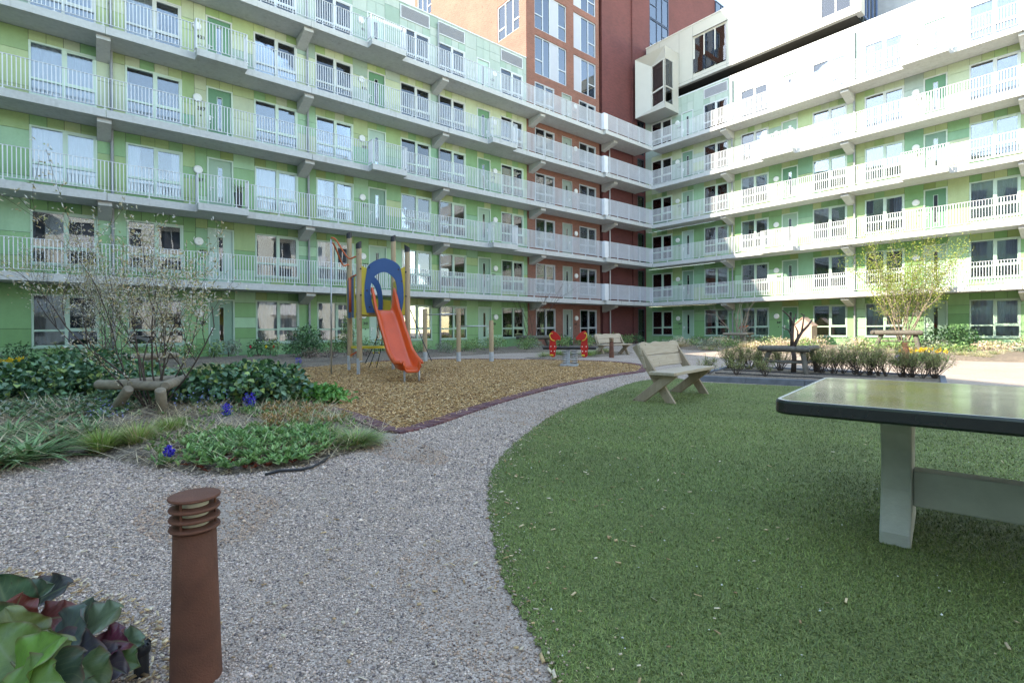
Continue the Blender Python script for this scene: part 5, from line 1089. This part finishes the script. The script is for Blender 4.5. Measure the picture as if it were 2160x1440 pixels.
for i in range(n-1): fs += [(i, i+1, n+i+1, n+i), (2*n+i, 3*n+i, 3*n+i+1, 2*n+i+1), (i, 2*n+i, 2*n+i+1, i+1), (n+i, n+i+1, 3*n+i+1, 3*n+i)]
mb.add(vs, fs); mb.build('back_arch', M['blue'], pt)
# climbing-pole side: narrow blue, yellow and orange boards between A and B
w_ = (PB_-PA); wl = np.linalg.norm(w_); w_ = w_/wl; no = np.array([-w_[1], w_[0]])*-1
for a0, a1, m, z0, z1 in ((.10, .2, 'yellow', 1.42, 2.5), (.22, .62, 'blue', 1.45, 2.48), (.95, 1.3, 'blue', 1.45, 2.48), (1.32, 1.42, 'yellow', 1.42, 2.45)):
    mb = MB(); p, q = PA+w_*a0+no*.07, PA+w_*a1+no*.07; mb.prism([V3(p, z0), V3(q, z0), V3(q, z1), V3(p, z1)], (*(no*.025), 0)); mb.build('side_panel', M[m], pt)
mb = MB(); p, q = PA+w_*.66+no*.1, PA+w_*.92+no*.1
mb.tube([V3(p, 2.5), V3(p, 1.6)], .022, 8); mb.tube([V3(q, 2.5), V3(q, 1.6)], .022, 8); mb.tube([V3(PA+w_*.1+no*.05, 2.52), V3(p, 2.5)], .022, 8); mb.tube([V3(q, 2.5), V3(PB_-w_*.1+no*.05, 2.52)], .022, 8); mb.build('grip_bar', M['orange_paint'], pt, smooth=True)
pole = np.array([-4.58, 12.74]); mb = MB(); mb.tube([V3(pole, -.02), V3(pole+[.02, 0], 3.42)], .02, 10); mb.build('sliding_pole', M['steel'], pt, smooth=True)
mb = MB()
for P0, z0 in ((PB_, 2.97), (PA, 2.94)):
    a = V3(pole+[.02, 0], 3.46 if P0 is PB_ else 3.34); b = V3(P0, z0-.02); m1_ = a.lerp(b, .18)+Vector((0, 0, .03)); m2_ = a.lerp(b, .6)+Vector((0, 0, -.20)); mb.tube([tuple(x) for x in cr_spline([a, m1_, m2_, b.lerp(a, .12)+Vector((0, 0, -.04)), b], 6)], .021, 8)
mb.build('pole_arm', M['orange_paint'], pt, smooth=True)
mb = MB(); c_ = (PA+PC)/2-v*.1; n = 14; z = .62
pts = [V3(PA+u*.02-v*.1, z)]+[V3(PA+u*(1.2*t)-v*(.12+.42*math.sin(math.pi*t)), z) for t in np.linspace(.05, .95, n)]+[V3(PC-v*.1, z)]+[V3(PC+v*.08, z), V3(PA+v*.08, z)]
mb.prism(pts, (0, 0, .06)); mb.build('seat_board', M['yellow'], pt); mb = MB(); mb.tube([V3(PA-v*.05, .42), V3(PA+u*.3-v*.25, .61)], .02, 8); mb.build('seat_brace', M['orange_paint'], pt)
mb = MB(); tp = PA*.35+PC*.65+v*.1; mb.tube([V3(tp+u*.05, 1.52), V3(tp-u*.02+v*.4, .45), V3(tp-u*.1+v*.8, .0)], .012, 6); mb.tube([V3(tp+u*.2, 1.52), V3(tp+u*.15+v*.4, .5), V3(tp+u*.1+v*.75, 0)], .012, 6); mb.tube([V3(tp+u*.12, 1.52), V3(tp+u*.03+v*.2, .9), V3(tp-u*.25+v*.6, .15)], .012, 6)
for t in (.2, .45, .7): mb.tube([V3(tp+u*(.05-.1*t)+v*.8*t, 1.52*(1-t)), V3(tp+u*(.2-.1*t)+v*.75*t, 1.52*(1-t))], .011, 6)
mb.build('climbing_net', M['black'], pt); mb = MB()
for t in (.2, .45, .7, .9):
    for e in (.05, .2): mb.lathe([(.0, -.03), (.025, -.015), (.025, .015), (.0, .03)], 8, tuple(V3(tp+u*(e-.1*t)+v*.78*t, 1.52*(1-t))))
mb.build('net_knot', M['yellow'], pt)
mb = MB(); mb.tube([V3(PD+u*.05+v*.1, 1.75), V3(PD+u*.33-v*.3, .75), V3(PD+u*.42-v*.6, .35)], .012, 6); mb.build('guide_rope', M['black'], pt)
# slide
s0 = (PB_+PD)/2+v*.02; s1_ = np.array([-2.12, 10.62]); sd = s1_-s0; SLn = np.linalg.norm(sd); sd = sd/SLn; sx = np.array([-sd[1], sd[0]])*-1
cz = cr_spline([(0, 1.60), (.22, 1.585), (.45, 1.43), (.8, 1.13), (1.2, .78), (1.55, .49), (1.82, .33), (2.05, .26), (SLn, .25)], 6); rows = []
for d_, zc in cz:
    t = d_/SLn; hl = .24+(.34*max(0, 1-d_/.42)**1.3)-(.10*max(0, (t-.82)/.18))+.012*math.sin(d_*11); wd = .27
    if t > .9: wd = .27*math.sqrt(max(.02, 1-((t-.9)/.1)**2*.62)); zc += .05*((t-.9)/.1)**2
    pr = []
    for k_ in range(15):
        e = -1+2*k_/14; a = abs(e); xx = math.copysign(min(1, a*1.75)*wd*.78+max(0, a-.57)/.43*wd*.22, e); zz = max(0, (a-.42)/.58)**1.7*hl
        pr.append((xx, zz))
    for sgn in (1,):
        pr = [(-wd-.035, hl-.05), (-wd-.02, hl+.012)]+pr+[(wd+.02, hl+.012), (wd+.035, hl-.05)]
    rows.append([V3(s0+sd*d_+sx*x_, zc+z_) for x_, z_ in pr])
mb = MB(); m_ = len(rows[0]); vs = [p for r_ in rows for p in r_]
mb.add(vs, [(i*m_+j, (i+1)*m_+j, (i+1)*m_+j+1, i*m_+j+1) for i in range(len(rows)-1) for j in range(m_-1)])
end = rows[-1]; lip = [p+Vector((sd[0]*.05, sd[1]*.05, -.07)) for p in end]; mb.add(end+lip, [(j, j+1, m_+j+1, m_+j) for j in range(m_-1)][::1])
so = mb.build('slide', M['orange'], pt, smooth=True); sm = so.modifiers.new('shell', 'SOLIDIFY'); sm.thickness = .022; sm.offset = -1
mb = MB()
for i in (14, 24, 33, 41):
    if i < len(rows): mb.tube([p+Vector((0, 0, .006)) for p in rows[i][1:-1]], .006, 5)
mb.build('slide_seam', M['orange_seam'], so)
for e in (-.2, .12):
    q = s1_-sd*.14+sx*e; mb = MB(); mb.tube([V3(q, -.05), V3(q, .25)], .022, 10); mb.build('slide_leg', M['galv'], pt, smooth=True)
# climbing bars
hb = empty('climbing_bars', (-1.87, 17.63, 0), 0, 'three round wooden posts with two steel chin up bars behind the slide', 'climbing bars')
B3 = [(-1.22, .25, 1.86), (0, 0, 1.86), (1.15, -.1, 1.44)]
for x, y, h in B3:
    mb = MB(); mb.tube([(x, y, .28), (x, y, h*.9), (x, y, h)], [.078, .078, .075], 16); po = mb.build('post', M['pole'], hb, smooth=True, angle=50); mb = MB(); mb.tube([(x, y, -.05), (x, y, .34)], .081, 16); mb.build('foot', M['galv'], po, smooth=True, angle=50)
for i, z in ((0, 1.66), (1, 1.24)):
    mb = MB(); mb.tube([(B3[i][0], B3[i][1], z), (B3[i+1][0], B3[i+1][1], z)], .02, 10); mb.build('bar', M['steel'], hb, smooth=True)
# horse seesaw
ss = empty('spring_seesaw', (1.72, 15.12, 0), math.atan2(-.14, .49), 'spring seesaw with two red horse figures and a dark beam', 'seesaw')
mb = MB(); mb.bx(-.26, .26, -.14, .14, 0, .07); mb.bx(-.34, -.30, -.1, .1, 0, .02); mb.build('base_plate', M['galv'], ss, bevel=.006)
mb = MB(); mb.bx(-.10, .02, -.03, .03, .07, .50); mb.build('post', M['galv'], ss, bevel=.005)
for x in (-.14, .14):
    mb = MB(); mb.tube([(x+.095*math.cos(a), .02+.095*math.sin(a), .08+.40*a/(6*6.283)) for a in np.linspace(0, 6*6.283, 120)], .015, 6); mb.build('spring', M['steel'], ss, smooth=True)
mb = MB(); mb.bx(-.80, .80, -.06, .06, .50, .56); mb.build('beam', M['beam'], ss, bevel=.005); mb = MB(); mb.bx(-.82, .86, -.13, .13, .561, .585); mb.build('seat_board', M['beam'], ss)
hp = [(-.10, -.22), (-.05, -.27), (.0, -.28), (.07, -.24), (.09, -.05), (.11, .0), (.10, .08), (.09, .20), (.15, .24), (.22, .23), (.24, .30), (.18, .38), (.10, .46), (.04, .49), (-.02, .50), (-.07, .44), (-.09, .30), (-.10, .1), (-.12, .0), (-.10, -.06)]
for sx_, x0 in ((1, -.47), (-1, .47)):
    pts = [(x0+sx_*px_, -.145, .56+pz_) for px_, pz_ in smooth_out(hp+[hp[0]])[:-1]]
    if sx_ < 0: pts = pts[::-1]
    mb = MB(); mb.prism(pts, (0, -.024, 0)); ho = mb.build('horse_figure', M['red'], ss)
    mb = MB(); hx = x0+sx_*.0
    mb.tube([tuple(p) for p in cr_spline([(hx, -.172, .99), (hx-sx_*.07, -.20, .98), (hx-sx_*.08, -.22, .9), (hx-sx_*.02, -.21, .80), (hx+sx_*.06, -.18, .77)], 5)], .014, 7); mb.build('handle', M['yellow'], ho, smooth=True)
    mb = MB(); mb.tube([(hx-.0, -.30, .34), (hx, .02, .34)], .022, 8); mb.tube([(hx-.06, -.29, .345), (hx-.02, -.18, .345)], .02, 8); mb.build('footrest', M['yellow'], ho)
    mb = MB()
    for dx_, dz_ in ((-.06, .04), (.06, .04), (-.05, -.1), (.05, -.1)): mb.tube([(hx+dx_, -.17, .56+dz_), (hx+dx_, -.178, .56+dz_)], .016, 8)
    mb.build('bolt', M['lamp'], ho)
# small play house against the right wing
p = G(1690, 727); root = empty('play_house', (16.9, 29.3, .08), PSI-math.pi/2, 'small pinkish wooden play house before the right wing', 'play house')
mb = MB(); mb.prism([(-.5, 0, 0), (.5, 0, 0), (.5, 0, 1.15), (0, 0, 1.6), (-.5, 0, 1.15)], (0, .8, 0)); mb.build('wall', M['pinkwood'], root)
mb = MB(); mb.bar((-.56, .4, 1.12), (.02, .4, 1.64), .9, .03, up=(.67, 0, -.74)); mb.bar((.56, .4, 1.12), (-.02, .4, 1.64), .9, .03, up=(-.67, 0, -.74)); mb.build('roof', M['pinkwood'], root); mb = MB(); mb.bx(-.2, .2, -.02, -.002, .3, .32); mb.build('slat', M['bench'], root)
# small wooden chair with orange top rail
root = empty('garden_chair', (14.75, 31.6, .1), .3, 'small slatted wooden chair with an orange top rail near the wall', 'chair')
mb = MB(); mb.bx(-.3, .3, -.3, .25, .42, .46); mb.build('seat', M['log'], root)
mb = MB(); [mb.bar((x, .25, .46), (x, .32, 1.02), .05, .02) for x in (-.22, -.08, .08, .22)]; mb.build('backrest', M['log'], root); mb = MB(); mb.tube([(-.32, .3, 1.02), (-.1, .33, 1.1), (.15, .33, 1.1), (.38, .28, 1.16)], .05, 8); mb.build('top_rail', M['orange_paint'], root, smooth=True)
for x, y in ((-.27, -.27), (.27, -.27), (-.27, .22), (.27, .22)): mb = MB(); mb.bx(x-.03, x+.03, y-.03, y+.03, 0, .42); mb.build('leg', M['log'], root)
# potted plant on the second floor gallery
p = OL+AX*4.45+NX*(-.12); root = empty('potted_plant', (p[0], p[1], LV[2]), 0, 'tall dark pot with a spiky plant on the second gallery beside a door', 'potted plant'); mb = MB(); mb.lathe([(.11, 0), (.13, .3), (.165, .62), (.165, .64), (.14, .63)], 20); mb.build('pot', M['black_pot'], root, smooth=True, angle=50)
n = 60; V, Fq = blades(np.column_stack([rng.normal(0, .04, (n, 2)), np.full(n, .6)]), rng.uniform(.35, .6, n), np.full(n, .022), rng.random(n)*6.283, rng.uniform(.05, .8, n), rng.uniform(.1, .5, n), 4); build_np('foliage', V, Fq, np.repeat(pick([(.12, .11, .08), (.10, .14, .06), (.2, .17, .12)], n), 4, axis=0), M['leaf'], root)
# cut dead stalks
for px, py in ((130, 880), (137, 878), (146, 882), (190, 880), (198, 878), (214, 876)):
    q = G(px, py); mb = MB(); mb.tube([(q[0], q[1], .0), (q[0]+random.uniform(-.01, .01), q[1], .17)], .006, 6); tag(mb.build('dead_stalk', M['bark_pale'], smooth=True), 'short cut dead stalk among the near strap leaved clumps', 'stalk', 'cut dead stalks in the near bed')
# ------------------------------------------------------------------ light, sky, camera
EL = R(37.6); az = R(29.2); hS = -AX*math.cos(az)+NX*math.sin(az); S = Vector((hS[0]*math.cos(EL), hS[1]*math.cos(EL), math.sin(EL)))
sun = bpy.data.lights.new('sun', 'SUN'); sun.energy = 2.0; sun.angle = R(.5); sun.color = (1, .965, .94); so = bpy.data.objects.new('sun', sun); COL.objects.link(so); so.rotation_euler = (-S).to_track_quat('-Z', 'Y').to_euler(); so.location = (0, 0, 60)
w = bpy.data.worlds.new('World'); SC.world = w; w.use_nodes = True; nt = w.node_tree; bg_ = nt.nodes['Background']; sky = nt.nodes.new('ShaderNodeTexSky'); sky.sky_type = 'NISHITA'; sky.sun_disc = False; sky.sun_elevation = EL; sky.sun_rotation = math.atan2(S.x, S.y) % (2*math.pi); sky.air_density = 1.0; sky.dust_density = .2; sky.ozone_density = 1.0
nt.links.new(sky.outputs[0], bg_.inputs[0]); bg_.inputs[1].default_value = .15
cam = bpy.data.cameras.new('camera'); co = bpy.data.objects.new('camera', cam); COL.objects.link(co); SC.camera = co
cam.sensor_width = 36; cam.lens = F/2160*36; cam.shift_y = (CY-720)/2160; cam.clip_start = .05; cam.clip_end = 1000
co.matrix_world = Matrix(((RT[0], UP[0], -FW[0], 0), (RT[1], UP[1], -FW[1], 0), (RT[2], UP[2], -FW[2], HC), (0, 0, 0, 1)))
SC.view_settings.view_transform = 'Standard'; SC.view_settings.look = 'None'; SC.view_settings.gamma = 1; SC.view_settings.exposure = 2.65; SC.view_settings.use_white_balance = True; SC.view_settings.white_balance_temperature = 8100; SC.view_settings.white_balance_tint = 6; SC.view_settings.use_curve_mapping = False
SC.render.engine = 'CYCLES'; SC.cycles.max_bounces = 8; SC.cycles.transparent_max_bounces = 12; SC.cycles.use_denoising = True
